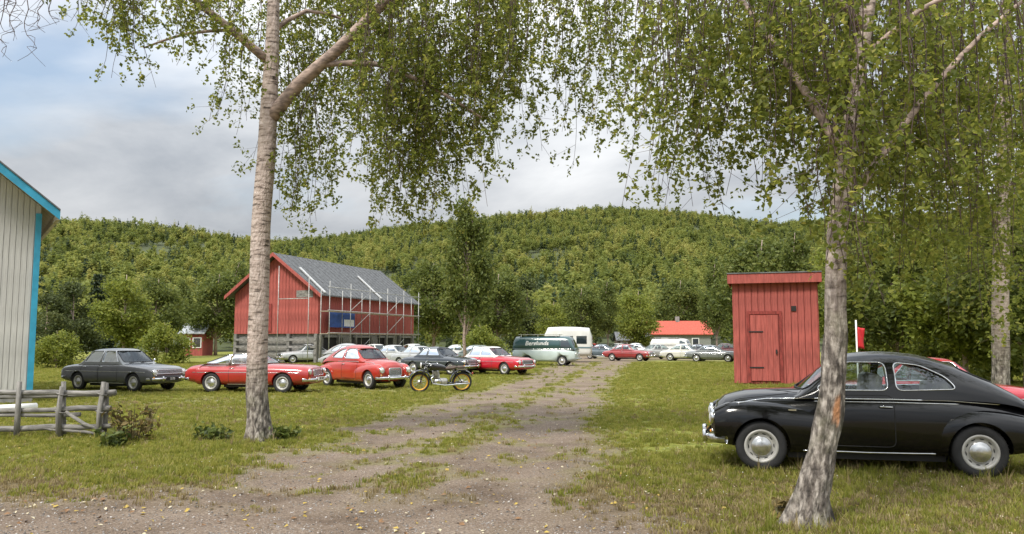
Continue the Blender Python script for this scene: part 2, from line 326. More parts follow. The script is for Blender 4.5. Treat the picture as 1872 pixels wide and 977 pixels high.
keep = (dist < ridge_dist(CX+ang*FPX*math.cos(PITCH))+22)&(fbm(ang*dist, dist, .022, 55) > .30+.10*r.uniform(0, 1, n)); dist, ang = dist[keep], ang[keep]; hx = ang*dist; hz = hill_z(hx, dist); n = len(dist)
sc = (.46+.72*r.uniform(0, 1, n)**1.6)*np.interp(dist, [100, 400, 900], [.85, 1, 1.05]); patch = fbm(hx, dist, .012, 7); sc *= .8+.5*patch
scatter('far_wood', np.stack([hx, dist, hz], -1), np.stack([r.normal(0, .06, n), r.normal(0, .06, n), r.uniform(0, 6.28, n)], -1), np.stack([sc, sc, sc*r.uniform(.85, 1.25, n)], -1),
        [far_crown(1, 5.2, 7), far_crown(2, 4.6, 8), far_crown(3, 5.8, 6.5), far_crown(4, 4.2, 8.5), far_crown(5, 5, 7.5), far_fir(6, 3.6, 10.5), far_crown(7, 5.4, 7.2), far_crown(8, 4.8, 7), far_crown(9, 6.6, 8), far_crown(10, 3.2, 9), far_fir(16, 3.0, 9)],
        'green birch wood covering the long hillside behind the barn', 'wood')
# ------------------------------------------------------------------ buildings
redwood = mat('falu_red_boards', (.33, .078, .064), .9, var=.24, vscale=2.4, bump=.35, bscale=20, stretch=(6, 6, .6))
redtrim = mat('dark_red_boards', (.22, .035, .028), .85, var=.3, vscale=4, bump=.3, stretch=(3, 3, 1))
greywood = mat('weathered_grey_timber', (.20, .19, .175), .9, var=.45, vscale=4, bump=.5, bscale=24, stretch=(1, 5, 5))
greypost = mat('weathered_grey_posts', (.19, .18, .165), .9, var=.45, vscale=4, bump=.5, bscale=24, stretch=(5, 5, .8))
slate = mat('grey_roofing', (.115, .12, .125), .85, var=.3, vscale=5, bump=.3, stretch=(1, 1, 1))
whitewall = mat('off_white_boards', (.50, .485, .47), .85, var=.13, vscale=3, bump=.2, bscale=30, stretch=(6, 6, .5))
bluetrim = mat('turquoise_blue_paint', (.035, .30, .47), .5, var=.15, vscale=3)
soffitm = mat('pale_soffit_boards', (.50, .44, .37), .85, var=.2, vscale=5)
stone = mat('foundation_stone', (.27, .26, .25), .9, var=.35, vscale=2.5, bump=.6, bscale=9)
dark = mat('opening_shade', (.018, .017, .016), .9, var=.2)  # near-black colour standing in for the shade inside openings
def planks(name, width, height, n, t, m, parent, x0, y0, z0, rng, axis='x', top=None, gap=.012):
    """vertical boards side by side; one shared mesh where the top is level"""
    pw = width/n; shared = None
    for i in range(n):
        h = height if top is None else None
        if shared is None or top is not None:
            b_ = MB(); hl = height if top is None else top((i)*pw); hr = height if top is None else top((i+1)*pw)
            g = gap/2; p = [(g, 0, 0), (pw-g, 0, 0), (pw-g, t, 0), (g, t, 0), (g, 0, hl), (pw-g, 0, hr), (pw-g, t, hr), (g, t, hl)]
            if axis == 'y': p = [(-q[1], q[0], q[2]) for q in p]
            o = b_.hexa(p).build(name, m, parent); shared = o.data
        else: o = link(name, shared, parent)
        d = rng.uniform(-.008, .008)
        o.location = (x0+i*pw, y0+d, z0) if axis == 'x' else (x0+d, y0+i*pw, z0)
# --- white house, far left
pc = G(57, 736); d2 = Vector((pc.x, pc.y, 0)).normalized(); rz = math.atan2(-d2.x, d2.y)+R(4)
hs = thing('white_house', pc, 'off-white boarded house with turquoise trim at the left edge', 'house', None, rz)
YW = pc.length; SL = .80; ze = P(66, 372, pc.y).z; W_ = 9.0
rh = np.random.default_rng(3)
MB().hexa([(-W_, .06, .25), (-.02, .06, .25), (-.02, 9, .25), (-W_, 9, .25), (-W_, .06, ze-.1), (-.02, .06, ze-.1), (-.02, 9, ze-.1), (-W_, 9, ze-.1)]).build('wall', whitewall, hs)
MB().add([(-W_, .06, ze-.1), (-.02, .06, ze-.1), (-W_/2, .06, ze-.1+SL*W_/2), (-W_, 9, ze-.1), (-.02, 9, ze-.1), (-W_/2, 9, ze-.1+SL*W_/2)], [(0, 1, 2), (5, 4, 3), (1, 4, 5, 2), (0, 2, 5, 3)]).build('gable', whitewall, hs)
planks('plank', W_, 0, 62, .035, whitewall, hs, -W_, .022, .3, rh, 'x', lambda x: ze-.42+SL*min(x, W_-x)+.02)
MB().box(-W_-.05, .02, .0, 9.05, -.2, .28).build('foundation', stone, hs)
MB().box(-.13, .02, -.02, .05, .2, ze-.3).build('corner_board', bluetrim, hs)
ov = .40
def slab(sx):
    b_ = MB(); xo = -W_/2+sx*(W_/2+ov); zo = ze-.05-SL*ov; zr = ze-.05+SL*W_/2
    return b_, xo, zo, zr
for sx in (1, -1):
    b_, xo, zo, zr = slab(sx); xr = -W_/2
    b_.hexa([(xo, -.75, zo), (xr, -.75, zr), (xr, 9.6, zr), (xo, 9.6, zo), (xo, -.75, zo+.07), (xr, -.75, zr+.07), (xr, 9.6, zr+.07), (xo, 9.6, zo+.07)]).build('roof_slope', soffitm, hs)
    MB().hexa([(xo, -.82, zo+.085), (xr, -.82, zr+.085), (xr, 9.7, zr+.085), (xo, 9.7, zo+.085), (xo, -.82, zo+.13), (xr, -.82, zr+.13), (xr, 9.7, zr+.13), (xo, 9.7, zo+.13)]).build('roof_covering', slate, hs)
    MB().hexa([(xo, -.79, zo-.17), (xr, -.79, zr-.17), (xr, -.755, zr-.17), (xo, -.755, zo-.17), (xo, -.79, zo+.08), (xr, -.79, zr+.08), (xr, -.755, zr+.08), (xo, -.755, zo+.08)]).build('barge_board', bluetrim, hs)
    MB().hexa([(xo-sx*.3, -.70, zo+.3*SL-.16), (xr, -.70, zr-.16), (xr, -.62, zr-.16), (xo-sx*.3, -.62, zo+.3*SL-.16), (xo-sx*.3, -.70, zo+.3*SL-.01), (xr, -.70, zr-.01), (xr, -.62, zr-.01), (xo-sx*.3, -.62, zo+.3*SL-.01)]).build('rafter', soffitm, hs)
    MB().box(min(xo, xo-sx*.09), max(xo, xo-sx*.09), -.7, 9.5, zo-.17, zo-.012).build('fascia', soffitm, hs)
pp = G(-30, 758); pq = G(66, 752)
tb = MB(); tb.tube([pp+Vector((0, 0, .1)), pq+Vector((0, 0, .1))], .10, 14); o = tb.build('white_pipe', mat('white_plastic_pipe', (.78, .77, .74), .45, var=.06)); tag(o, 'thick white pipe lying on the ground below the white house', 'pipe')
# --- barn
B1 = Vector((-14.85, 61.8, 0)); LV = Vector((.322, .947, 0)); GV = Vector((-.947, .322, 0)); BW, BL, EV = 7.7, 16.6, 5.45; RZ = 8.35
ba = thing('red_barn', B1, 'large red timber barn with grey roof and scaffolding beside it', 'barn', None, math.atan2(-LV.x, LV.y)); rb = np.random.default_rng(4)
# local: y along the long side, x negative across the gable
zb = 2.35
MB().add([(-BW, 0, zb), (0, 0, zb), (0, BL, zb), (-BW, BL, zb), (-BW, 0, EV), (0, 0, EV), (0, BL, EV), (-BW, BL, EV), (-BW/2, 0, RZ), (-BW/2, BL, RZ)], [(3, 2, 1, 0), (0, 1, 5, 8, 4), (1, 2, 6, 5), (2, 3, 7, 9, 6), (3, 0, 4, 7), (4, 8, 9, 7), (5, 6, 9, 8)]).build('upper_wall', redtrim, ba)
planks('plank', BW, 0, 26, .03, redwood, ba, -BW, -.045, zb-.1, rb, 'x', lambda x: EV-zb+.05+(RZ-EV)*(1-abs(x-BW/2)/(BW/2)), .02)
planks('side_plank', BL, EV-zb+.1, 62, .03, redwood, ba, .045, 0, zb-.1, rb, 'y', None, .025)
MB().box(-BW+.15, -.15, .15, BL-.15, 0, zb).build('ground_floor', greywood, ba)
for k in range(7): MB().box(-.1, .12, .1+k*(BL-.45)/6, .35+k*(BL-.45)/6, 0, zb-.1).build('post', greypost, ba)
for k in range(4): MB().box(-BW+.05+k*(BW-.35)/3, -BW+.3+k*(BW-.35)/3, -.12, .1, 0, zb-.1).build('post', greypost, ba)
for k in range(4):
    MB().box(-.145, -.135, 1.0+k*4.4, 3.9+k*4.4, .05, 1.95).build('bay_shade_panel', dark, ba)  # thin panel on the solid wall, shade of an open bay painted on
    MB().box(-.12, .02, .9+k*4.4, 4.0+k*4.4, 1.98, 2.14).build('beam', greywood, ba)
for j, z in enumerate((.6, 1.15, 1.7)): MB().box(-BW+.1, -.1, -.16, -.13, z, z+.18).build('rail_board', greywood, ba)
def rs(x): return EV-.02+(RZ-EV)*(1-abs(x+BW/2)/(BW/2))
for sx in (1, -1):
    xo = -BW/2+sx*(BW/2+.55); zo = rs(xo)+.12; zr = RZ+.12; xr = -BW/2
    MB().hexa([(xo, -.6, zo), (xr, -.6, zr), (xr, BL+.5, zr), (xo, BL+.5, zo), (xo, -.6, zo+.1), (xr, -.6, zr+.1), (xr, BL+.5, zr+.1), (xo, BL+.5, zo+.1)]).build('roof', slate, ba)
    MB().hexa([(xo, -.68, zo-.16), (xr, -.68, zr-.16), (xr, -.61, zr-.16), (xo, -.61, zo-.16), (xo, -.68, zo+.12), (xr, -.68, zr+.12), (xr, -.61, zr+.12), (xo, -.61, zo+.12)]).build('barge_board', redwood, ba)
    for k in range(24):      # standing battens of the roof covering
        y = -.45+k*(BL+.8)/23
        MB().hexa([(xo, y-.03, zo+.1), (xr, y-.03, zr+.1), (xr, y+.03, zr+.1), (xo, y+.03, zo+.1), (xo, y-.03, zo+.14), (xr, y-.03, zr+.14), (xr, y+.03, zr+.14), (xo, y+.03, zo+.14)]).build('roof_batten', slate, ba)
MB().box(-2.0, -.5, -.06, -.046, 5.05, 5.6).build('hatch', greywood, ba)
MB().box(-5.3, -4.2, -.1, -.075, 2.4, 4.6).build('door', redtrim, ba)
for k, (y0, y1) in enumerate(((-.1, 3.4), (9.0, 12.2))): MB().hexa([(.5, y0, EV-.1), (-2.2, y0+.6, EV+1.95), (-2.2, y0+.9, EV+1.95), (.5, y0+.3, EV-.1), (.5, y0, EV), (-2.2, y0+.6, EV+2.05), (-2.2, y0+.9, EV+2.05), (.5, y0+.3, EV)]).build('roof_ladder', MT['steel'], ba)
# banner on the long wall
bn = thing('blue_banner', B1, 'small blue and white banner hung on the side of the red barn', 'banner', None, ba.rotation_euler.z)
MB().box(.50, .52, .75, 4.6, 2.75, 4.0).build('cloth', mat('blue_banner_cloth', (.035, .085, .30), .7, var=.2, vscale=3), bn)
MB().box(.524, .53, 2.9, 4.45, 2.85, 3.4).build('white_panel', mat('banner_white', (.70, .69, .70), .7, var=.1), bn)
# scaffold
sf = thing('scaffold', B1, 'pale steel tube scaffolding standing along the barn eaves', 'scaffold', None, ba.rotation_euler.z); SST = mat('dull_scaffold_steel', (.40, .40, .38), .6, .3, var=.25)
for x in (.75, 1.5):
    for k in range(6): MB().tube([(x, -.9+k*3.1, 0), (x, -.9+k*3.1, EV+.75 if x > 1 else EV+.2)], .03, 6).build('upright', SST, sf)
for z in (2.3, 4.0, EV+.3):
    MB().tube([(1.5, -1.1, z), (1.5, 15.0, z)], .028, 6).build('ledger', SST, sf)
    if z < 5: MB().box(.72, 1.45, -.95, 14.9, z-.09, z-.045).build('deck_board', mat('scaffold_deck', (.42, .36, .28), .85, var=.25), sf)
for k in range(5):
    for z in (.25, 2.4, 4.1):
        if (k+int(z)) % 2: MB().tube([(1.55, -.9+k*3.1, z), (1.55, 2.2+k*3.1, z+1.6)], .024, 5).build('brace', SST, sf)
for k in range(3): MB().tube([(-2.9-.0*k, -1.1, 0), (-2.9, -1.1, EV+2.0)] if k == 0 else [(-.2, -1.1, 0), (-.2, -1.1, EV+1.2)] if k == 1 else [(-2.9, -1.1, 4.9), (-.2, -1.1, 4.9)], .032, 6).build('gable_tube', SST, sf)
# --- small red shed
sg = G(1420, 704); sh = thing('red_shed', sg, 'small red board shed with flat overhanging roof behind the black car', 'shed', None, R(-17)); rsd = np.random.default_rng(9)
k = sg.y/FPX; sw = 148*k; hh = P(1420, 512, sg.y).z
MB().box(-sw/2+.04, sw/2-.04, .04, 3.0, 0, hh-.05).build('wall_core', redtrim, sh)
planks('plank', sw, hh-.05, 13, .03, redwood, sh, -sw/2, -.005, .05, rsd, 'x', None, .022)
planks('side_plank', 3.0, hh-.05, 12, .03, redwood, sh, -sw/2+.025, .03, .05, rsd, 'y', None, .022)
planks('side_plank', 3.0, hh-.05, 12, .03, redwood, sh, sw/2+.02, .03, .05, rsd, 'y', None, .022)
MB().box(-sw/2-.13, sw/2+.13, -.22, 3.2, hh, hh+.10).build('roof', redtrim, sh)
MB().box(-sw/2-.16, sw/2+.16, -.27, -.225, hh-.13, hh+.24).build('fascia_board', redwood, sh)
MB().box(-sw/2-.18, sw/2+.18, -.30, 3.25, hh+.25, hh+.29).build('roof_covering', slate, sh)
for s_ in (-1, 1): MB().box(s_*(sw/2+.15)-.02, s_*(sw/2+.15)+.02, -.22, 3.2, hh-.10, hh+.22).build('side_fascia', redwood, sh)
dr = MB().box(-.93, .13, -.050, -.030, .14, 2.72).build('door', redtrim, sh)
for i in range(5): MB().box(-.925+i*.21, -.925+i*.21+.196, -.062, -.0505, .15+.006*(i % 2), 2.71-.008*(i % 3)).build('door_board', redwood, dr)
for x0_, x1_, z0_, z1_ in ((-1.06, -.95, .08, 2.86), (.15, .26, .08, 2.86), (-.95, .15, 2.74, 2.86)): MB().box(x0_, x1_, -.068, -.03, z0_, z1_).build('door_frame', redtrim, sh)
for z_ in (.64, 2.03): MB().box(-.99, -.45, -.082, -.072, z_, z_+.05).build('strap_hinge', MT['darkgrille'], dr)

MB().box(.0, .06, -.12, -.063, 1.2, 1.36).build('door_latch', MT['darkgrille'], dr)
MB().box(.62, .80, -.045, -.02, 2.85, 3.05).build('vent_hole', dark, sh)
# --- far small houses
def cottage(px0, px1, yb, ye, yr, Y, wall, roofm, label, depth=5., rz=0):
    a, c = P(px0, yb, Y), P(px1, yb, Y); w_ = c.x-a.x; g = thing('cottage', ((a.x+c.x)/2, Y, 0), label, 'house', None, rz); e = P(px0, ye, Y).z; r_ = P(px0, yr, Y).z
    MB().box(-w_/2, w_/2, 0, depth, 0, e).build('wall', wall, g)
    MB().add([(-w_/2-.3, -.35, e-.12), (w_/2+.3, -.35, e-.12), (w_/2+.3, depth/2, r_), (-w_/2-.3, depth/2, r_), (-w_/2-.3, depth+.35, e-.12), (w_/2+.3, depth+.35, e-.12),
              (-w_/2-.3, -.35, e), (w_/2+.3, -.35, e), (w_/2+.3, depth/2, r_+.14), (-w_/2-.3, depth/2, r_+.14), (-w_/2-.3, depth+.35, e), (w_/2+.3, depth+.35, e)],
             [(6, 7, 8, 9), (9, 8, 11, 10), (1, 0, 3, 2), (2, 3, 4, 5), (0, 1, 7, 6), (4, 10, 11, 5), (1, 2, 8, 7), (0, 6, 9, 3), (2, 5, 11, 8), (3, 9, 10, 4)]).build('roof', roofm, g)
    MB().add([(-w_/2, .01, e-.1), (-w_/2, depth-.01, e-.1), (-w_/2, depth/2, r_-.05)], [(0, 2, 1)]).build('gable', wall, g); MB().add([(w_/2, .01, e-.1), (w_/2, depth-.01, e-.1), (w_/2, depth/2, r_-.05)], [(0, 1, 2)]).build('gable', wall, g)
    for q in (-.28, .24):
        f = MB().box(w_*q-.5, w_*q+.5, -.06, -.01, .9, min(e-.25, 2.1)).build('window', MT['white_ink'], g); MB().box(w_*q-.4, w_*q+.4, -.075, -.062, 1.0, min(e-.35, 2.0)).build('pane', MT['pane'], f)
    MB().box(-.25, .25, depth/2-.25, depth/2+.25, r_-.2, r_+.75).build('chimney', stone, g); return g
cottage(1192, 1300, 648, 611, 588, 112, mat('grey_green_boards', (.20, .21, .19), .8, var=.15), mat('red_roof_tiles', (.42, .085, .055), .8, var=.25, vscale=8), 'grey-walled house with red roof beyond the parked cars')
cottage(331, 370, 640, 609, 592, 92, redwood, mat('pale_metal_roof', (.45, .48, .52), .5, .2, var=.12), 'tiny red cabin with pale roof left of the barn', 3.2)
cottage(1130, 1180, 648, 622, 608, 118, mat('brown_boards', (.12, .09, .07), .8, var=.15), slate, 'low brown cabin with grey roof among trees behind the cars', 4.)
# --- roundpole fence
fz = thing('pole_fence', G(150, 800), 'low weathered grey roundpole fence in the left foreground', 'fence'); fo = fz.location.copy(); FY = fo.y; rf = random.Random(5)
def fpt(px, z, dy=0): return (P(px, 700, FY).x-fo.x, dy, z)
for px in (-150, -60, 42, 116, 190):
    for dy in (-.075, .075):
        if dy > 0 and px in (42,): continue
        MB().tube([fpt(px+rf.uniform(-2, 2), -.05, dy), fpt(px+rf.uniform(-3, 3), .45, dy), fpt(px+rf.uniform(-4, 4), .93+rf.uniform(-.05, .06), dy)], [.052, .048, .04], 9).build('post', greypost, fz)
for z0, z1, dy, r0, a, c in ((.80, .79, 0, .048, -190, 212), (.71, .75, .005, .042, -150, 205), (.42, .52, 0, .045, -190, 205), (.36, .41, -.01, .035, -120, 150), (.12, .19, 0, .052, -190, 208), (.20, .05, -.015, .03, 60, 200)):
    m_ = 7; MB().tube([fpt(a+(c-a)*i/m_, z0+(z1-z0)*i/m_+rf.uniform(-.018, .018), dy+rf.uniform(-.012, .012)) for i in range(m_+1)], [r0*(.85+.3*(i/m_ if rf.random() < .5 else 1-i/m_)) for i in range(m_+1)], 9).build('rail', greywood, fz)
MB().tube([fpt(125, .45, -.03), fpt(160, .24, -.05), fpt(196, .10, -.05)], [.03, .034, .03], 8).build('rail', greywood, fz)
for px in (116, 190):
    for z in (.76, .45): MB().tube([(fpt(px, z)[0]+.10*math.cos(a), .115*math.sin(a), z+.02*math.sin(a*2)) for a in [i*math.pi/5 for i in range(10)]], .012, 5, closed=True).build('withy_binding', greywood, fz)
# ------------------------------------------------------------------ trees
barkm = bpy.data.materials.new('birch_bark'); barkm.use_nodes = True; nt = barkm.node_tree; b = nt.nodes['Principled BSDF']; b.inputs['Roughness'].default_value = .85
def bk(scale, stretch, det=6, kind='ShaderNodeTexNoise'):
    tcn = nt.nodes.new('ShaderNodeTexCoord'); mp = nt.nodes.new('ShaderNodeMapping'); mp.inputs['Scale'].default_value = stretch; nt.links.new(tcn.outputs['Object'], mp.inputs[0])
    n = nt.nodes.new(kind); n.inputs['Scale'].default_value = scale
    if kind == 'ShaderNodeTexNoise': n.inputs['Detail'].default_value = det
    nt.links.new(mp.outputs[0], n.inputs[0]); return n.outputs[0]
pale = gramp(bk(5, (1, 1, 5), 8), [(.31, (.055, .042, .035)), (.385, (.26, .20, .165)), (.45, (.44, .35, .30)), (.62, (.55, .455, .40)), (.75, (.62, .53, .48))])
rough_ = gramp(bk(14, (1.3, 1.3, .5), 9), [(.34, (.022, .019, .016)), (.47, (.11, .095, .08)), (.58, (.29, .26, .225)), (.72, (.44, .40, .35))])
moss = gramp(bk(3, (1, 1, 1), 6), [(.5, (0, 0, 0)), (.68, (1, 1, 1))])
ats = nt.nodes.new('ShaderNodeAttribute'); ats.attribute_name = 'rough'; c1 = gmix(ats.outputs['Fac'], pale, rough_)
mr = nt.nodes.new('ShaderNodeMath'); mr.operation = 'MULTIPLY'; mr.inputs[1].default_value = .4; nt.links.new(moss, mr.inputs[0])
mr2 = nt.nodes.new('ShaderNodeMath'); mr2.operation = 'MULTIPLY'; nt.links.new(mr.outputs[0], mr2.inputs[0]); nt.links.new(ats.outputs['Fac'], mr2.inputs[1])
rgb = nt.nodes.new('ShaderNodeRGB'); rgb.outputs[0].default_value = (.12, .13, .05, 1); c2 = gmix(mr2.outputs[0], c1, rgb.outputs[0])
ata = nt.nodes.new('ShaderNodeAttribute'); ata.attribute_name = 'scar'; rg2 = nt.nodes.new('ShaderNodeRGB'); rg2.outputs[0].default_value = (.36, .17, .075, 1)
nt.links.new(gmix(ata.outputs['Fac'], c2, rg2.outputs[0]), b.inputs['Base Color'])
bp = nt.nodes.new('ShaderNodeBump'); bp.inputs['Strength'].default_value = 1.0; bp.inputs['Distance'].default_value = .05; nt.links.new(bk(22, (1, 1, .45), 9), bp.inputs['Height']); nt.links.new(bp.outputs[0], b.inputs['Normal'])
twigm = mat('birch_twigs', (.085, .055, .045), .8, var=.3)
twigpale = mat('birch_limbs', (.33, .25, .21), .85, var=.45, vscale=7, stretch=(1, 1, 3), bump=.3)
birch_leaf = leafmat('birch_leaves', [(0, (.070, .096, .018)), (.35, (.130, .162, .030)), (.7, (.205, .228, .044)), (1, (.33, .31, .07))], .58)
def resample(pts, rads, step):
    pts = [Vector(p) for p in pts]; op, orr = [], []
    for i in range(len(pts)-1):
        p0 = pts[max(i-1, 0)]; p1 = pts[i]; p2 = pts[i+1]; p3 = pts[min(i+2, len(pts)-1)]; n = max(2, int((p2-p1).length/step))
        for k in range(n):
            t = k/n; q = .5*((2*p1)+(p2-p0)*t+(2*p0-5*p1+4*p2-p3)*t*t+(3*p1-p0-3*p2+p3)*t*t*t); op.append(q); orr.append(rads[i]*(1-t)+rads[i+1]*t)
    return op+[pts[-1]], orr+[rads[-1]]
def trunk_mesh(name, pts, rads, parent, rough_h, nseg=44, step=.06, relief=.16, scar=None, seed=1):
    P_, R_ = resample(pts, rads, step); vs = []; rg = []; sc = []
    for i, (p, r0) in enumerate(zip(P_, R_)):
        z = p.z-pts[0][2]; ro = float(sstep(rough_h, rough_h*.35, np.array(z)))
        a = np.arange(nseg)/nseg*2*math.pi; px = np.cos(a)*3; py = np.sin(a)*3
        n_ = fbm(px*1.0+z*.35, py+z*1.1, .9, seed, 4)-.5; rdg = np.abs(fbm(px*1.5+z*.2, py*1.5+z*.9, 1.7, seed+3, 3)-.5)*2
        flare = 1+.85*math.exp(-max(z, 0)/.17)*(1+.75*np.sin(a*5+seed)+.3*np.sin(a*3+1))*.75
        rr = r0*flare*(1+(.10+relief*ro)*n_*1.3-ro*relief*1.0*(.5-rdg)*1.1)
        for j in range(nseg): vs.append((p.x+math.cos(a[j])*rr[j], p.y+math.sin(a[j])*rr[j], p.z)); rg.append(ro*.85+.10+ .25*float(n_[j]))
        if scar: sc += [float(np.clip(1.25-((p.z-scar[0])/scar[1])**2-(math.sin((a[j]-scar[2])/2)/scar[3])**2+4.5*n_[j], 0, 1)) for j in range(nseg)]
    V = np.array(vs); m = len(P_); id_ = np.arange(m*nseg).reshape(m, nseg); nx_ = np.roll(id_, -1, 1)
    F_ = np.stack([id_[:-1], nx_[:-1], nx_[1:], id_[1:]], -1).reshape(-1, 4); me = np_mesh(name, V, F_, barkm, True)
    at = me.attributes.new('rough', 'FLOAT', 'POINT'); at.data.foreach_set('value', np.clip(np.array(rg), 0, 1).astype(np.float32))
    at = me.attributes.new('scar', 'FLOAT', 'POINT'); at.data.foreach_set('value', np.array(sc if scar else [0]*len(vs), np.float32)); return link(name, me, parent)
def strands(root, specs, leaf, seed, limbs_pts, twig_every=1):
    """drooping birch twigs with their leaves. spec: px0, px1, ytop, ybottom, spread, Y0, Y1, count, leaves per metre"""
    r = np.random.default_rng(seed); tw = MB(); C = []; base = root.location
    for (a, c, y0, y1, var, Y0, Y1, cnt, den) in specs:
        for k in range(cnt):
            px = r.uniform(a, c); Yd = r.uniform(Y0, Y1); top = P(px, y0+r.uniform(-30, 25), Yd); bot = P(px, y1+r.normal(0, var), Yd); Ln = max(.35, top.z-bot.z)
            ang = r.uniform(0, 6.28); sway = r.uniform(.05, .28)*min(Ln, 2.0); m = max(4, int(Ln/.22)); pts = []
            for i in range(m+1):
                t = i/m; pts.append(Vector((top.x+math.cos(ang)*sway*(t**.6)+.05*math.sin(t*7+ang), top.y+math.sin(ang)*sway*(t**.6), top.z-Ln*t))-base)
            if k % twig_every == 0: tw.tube(pts, [.007*(1-.75*i/m)+.0015 for i in range(m+1)], 3, False)
            nl = int(Ln*den*.80); t = r.uniform(0, 1, nl)**.85; ai = np.array([tuple(p) for p in pts]); f = t*m; i0 = np.minimum(f.astype(int), m-1); w_ = (f-i0)[:, None]; cc = ai[i0]*(1-w_)+ai[i0+1]*w_
            # short side twigs: leaves sit in little bunches beside the strand
            nb = max(2, int(Ln*7)); bo = r.normal(0, 1, (nb, 3))*np.array([.20, .20, .08])*r.uniform(.3, 1.6, (nb, 1)); bo[:, 2] = -np.abs(bo[:, 2])*1.6; bi = np.minimum((t*nb).astype(int), nb-1); cc = cc+bo[bi]+r.normal(0, .033, (nl, 3)); C.append(cc)
            if k % twig_every == 0:
                for q in range(0, nb, 2):
                    f_ = (q+.5)/nb*m; i_ = min(int(f_), m-1); a0 = pts[i_].lerp(pts[i_+1], f_-i_); tw.tube([a0+Vector((0, 0, .05)), a0+Vector(bo[q])*.6+Vector((0, 0, .02)), a0+Vector(bo[q])], [.003, .0025, .0015], 3, False)
    if tw.v: tw.build('twigs', twigm, root).__setitem__('kind', 'stuff')
    C = np.concatenate(C); V, F_ = quads(C, leaf, r, .1, 1.2, .5); o = link('leaves', np_mesh('leaves', V, F_, birch_leaf, False, np.clip(r.normal(.45, .22, len(C)), 0, 1)), root); o['kind'] = 'stuff'; return o
def limb(root, pts, rads, name='limb', m=None): 
    P_, R_ = resample(pts, rads, .35); return MB().tube([p-root.location for p in P_], R_, 10).build(name, m or twigpale, root)
# --- birch in the left foreground
t1b = G(478, 806); Y1 = t1b.y
t1 = thing('birch_tree', t1b, 'tall forked birch with pinkish trunk left of the drive', 'tree')
k1 = Y1/FPX
tp = [(478, 812, 22), (473, 770, 20), (470, 700, 18.5), (473, 560, 17.5), (478, 400, 17), (486, 300, 16.5), (491, 215, 16), (497, 100, 13), (500, 0, 11), (506, -250, 10), (512, -600, 4)]
trunk_mesh('trunk', [P(a, y, Y1)-t1b for a, y, r_ in tp], [r_*k1 for a, y, r_ in tp], t1, 1.7, seed=2)
def Lm(root, lst, kk, n='limb'): return limb(root, [P(a, y, Yd) for a, y, Yd, r_ in lst], [r_*kk for *_, r_ in lst], n)
Lm(t1, [(491, 222, Y1, 13), (545, 155, Y1-.2, 12), (610, 98, Y1-.5, 10.5), (690, 18, Y1-.9, 9), (800, -80, Y1-1.3, 7), (960, -150, Y1-1.6, 4)], k1)
Lm(t1, [(490, 112, Y1, 9), (432, 62, Y1-.3, 7.5), (372, 14, Y1-.5, 6.5), (290, -45, Y1-.8, 5), (160, -70, Y1-1, 4), (20, -40, Y1-1, 2)], k1)
Lm(t1, [(585, 118, Y1-.4, 6), (690, 118, Y1-.6, 5), (790, 160, Y1-1, 3.5), (880, 215, Y1-1.2, 1.5)], k1)
Lm(t1, [(502, -60, Y1, 9), (640, -120, Y1-.6, 7), (820, -150, Y1-1, 5), (1010, -110, Y1-1.4, 3), (1160, -50, Y1-1.4, 1.5)], k1)
Lm(t1, [(497, 60, Y1, 5), (560, 20, Y1+.3, 4), (640, 40, Y1+.6, 2.5), (720, 70, Y1+.7, 1)], k1)
Lm(t1, [(420, 55, Y1-.3, 3.5), (340, 62, Y1-.5, 2.6), (262, 88, Y1-.6, 1.4)], k1)
for (a, y0, y1) in ((6, -20, 105), (28, -30, 75), (50, -30, 112), (72, -20, 60), (18, -20, 50), (88, -25, 45)):   # bare outer twigs
    rr = random.Random(a); q = [P(a+rr.uniform(-22, 22)*i/6, y0+(y1-y0)*i/6, Y1-1) for i in range(7)]; limb(t1, q, [.009, .008, .007, .006, .005, .004, .003], 'bare_twig', twigm)
    for j in range(1, 6): limb(t1, [q[j], q[j]+Vector((rr.uniform(-.25, .25), rr.uniform(-.1, .1), rr.uniform(-.16, .02))), q[j]+Vector((rr.uniform(-.4, .4), 0, rr.uniform(-.34, -.1)))], [.005, .004, .002], 'bare_twig', twigm)
S1 = [(140, 262, -40, 35, 22, Y1-1.6, Y1-.4, 22, 85), (205, 240, -30, 112, 22, Y1-1.4, Y1-.8, 5, 80), (262, 452, -40, 45, 26, Y1-1.6, Y1, 34, 85), (330, 440, 0, 90, 18, Y1-1.2, Y1, 8, 70), (440, 640, -60, 110, 55, Y1+.3, Y1+2.4, 46, 80), (420, 476, 60, 205, 30, Y1-.2, Y1+.9, 9, 70),
      (512, 615, 90, 330, 52, Y1+.1, Y1+1.6, 24, 75), (540, 600, 160, 385, 14, Y1-.4, Y1+.6, 6, 75), (620, 700, -50, 150, 60, Y1, Y1+2, 24, 80), (640, 905, -70, 225, 70, Y1-1.8, Y1+1.6, 88, 88), (660, 860, 40, 320, 45, Y1-1.4, Y1+.6, 38, 82), (690, 805, 140, 380, 18, Y1-1.2, Y1-.2, 16, 80),
      (880, 965, -60, 190, 60, Y1-1.8, Y1+.8, 34, 85), (960, 1170, -70, 120, 70, Y1-1.8, Y1+.6, 36, 72), (1030, 1165, -20, 225, 28, Y1-1.4, Y1, 16, 75), (250, 1150, -260, -60, 50, Y1-2, Y1+2.5, 34, 50)]
strands(t1, S1, .056, 21, None)
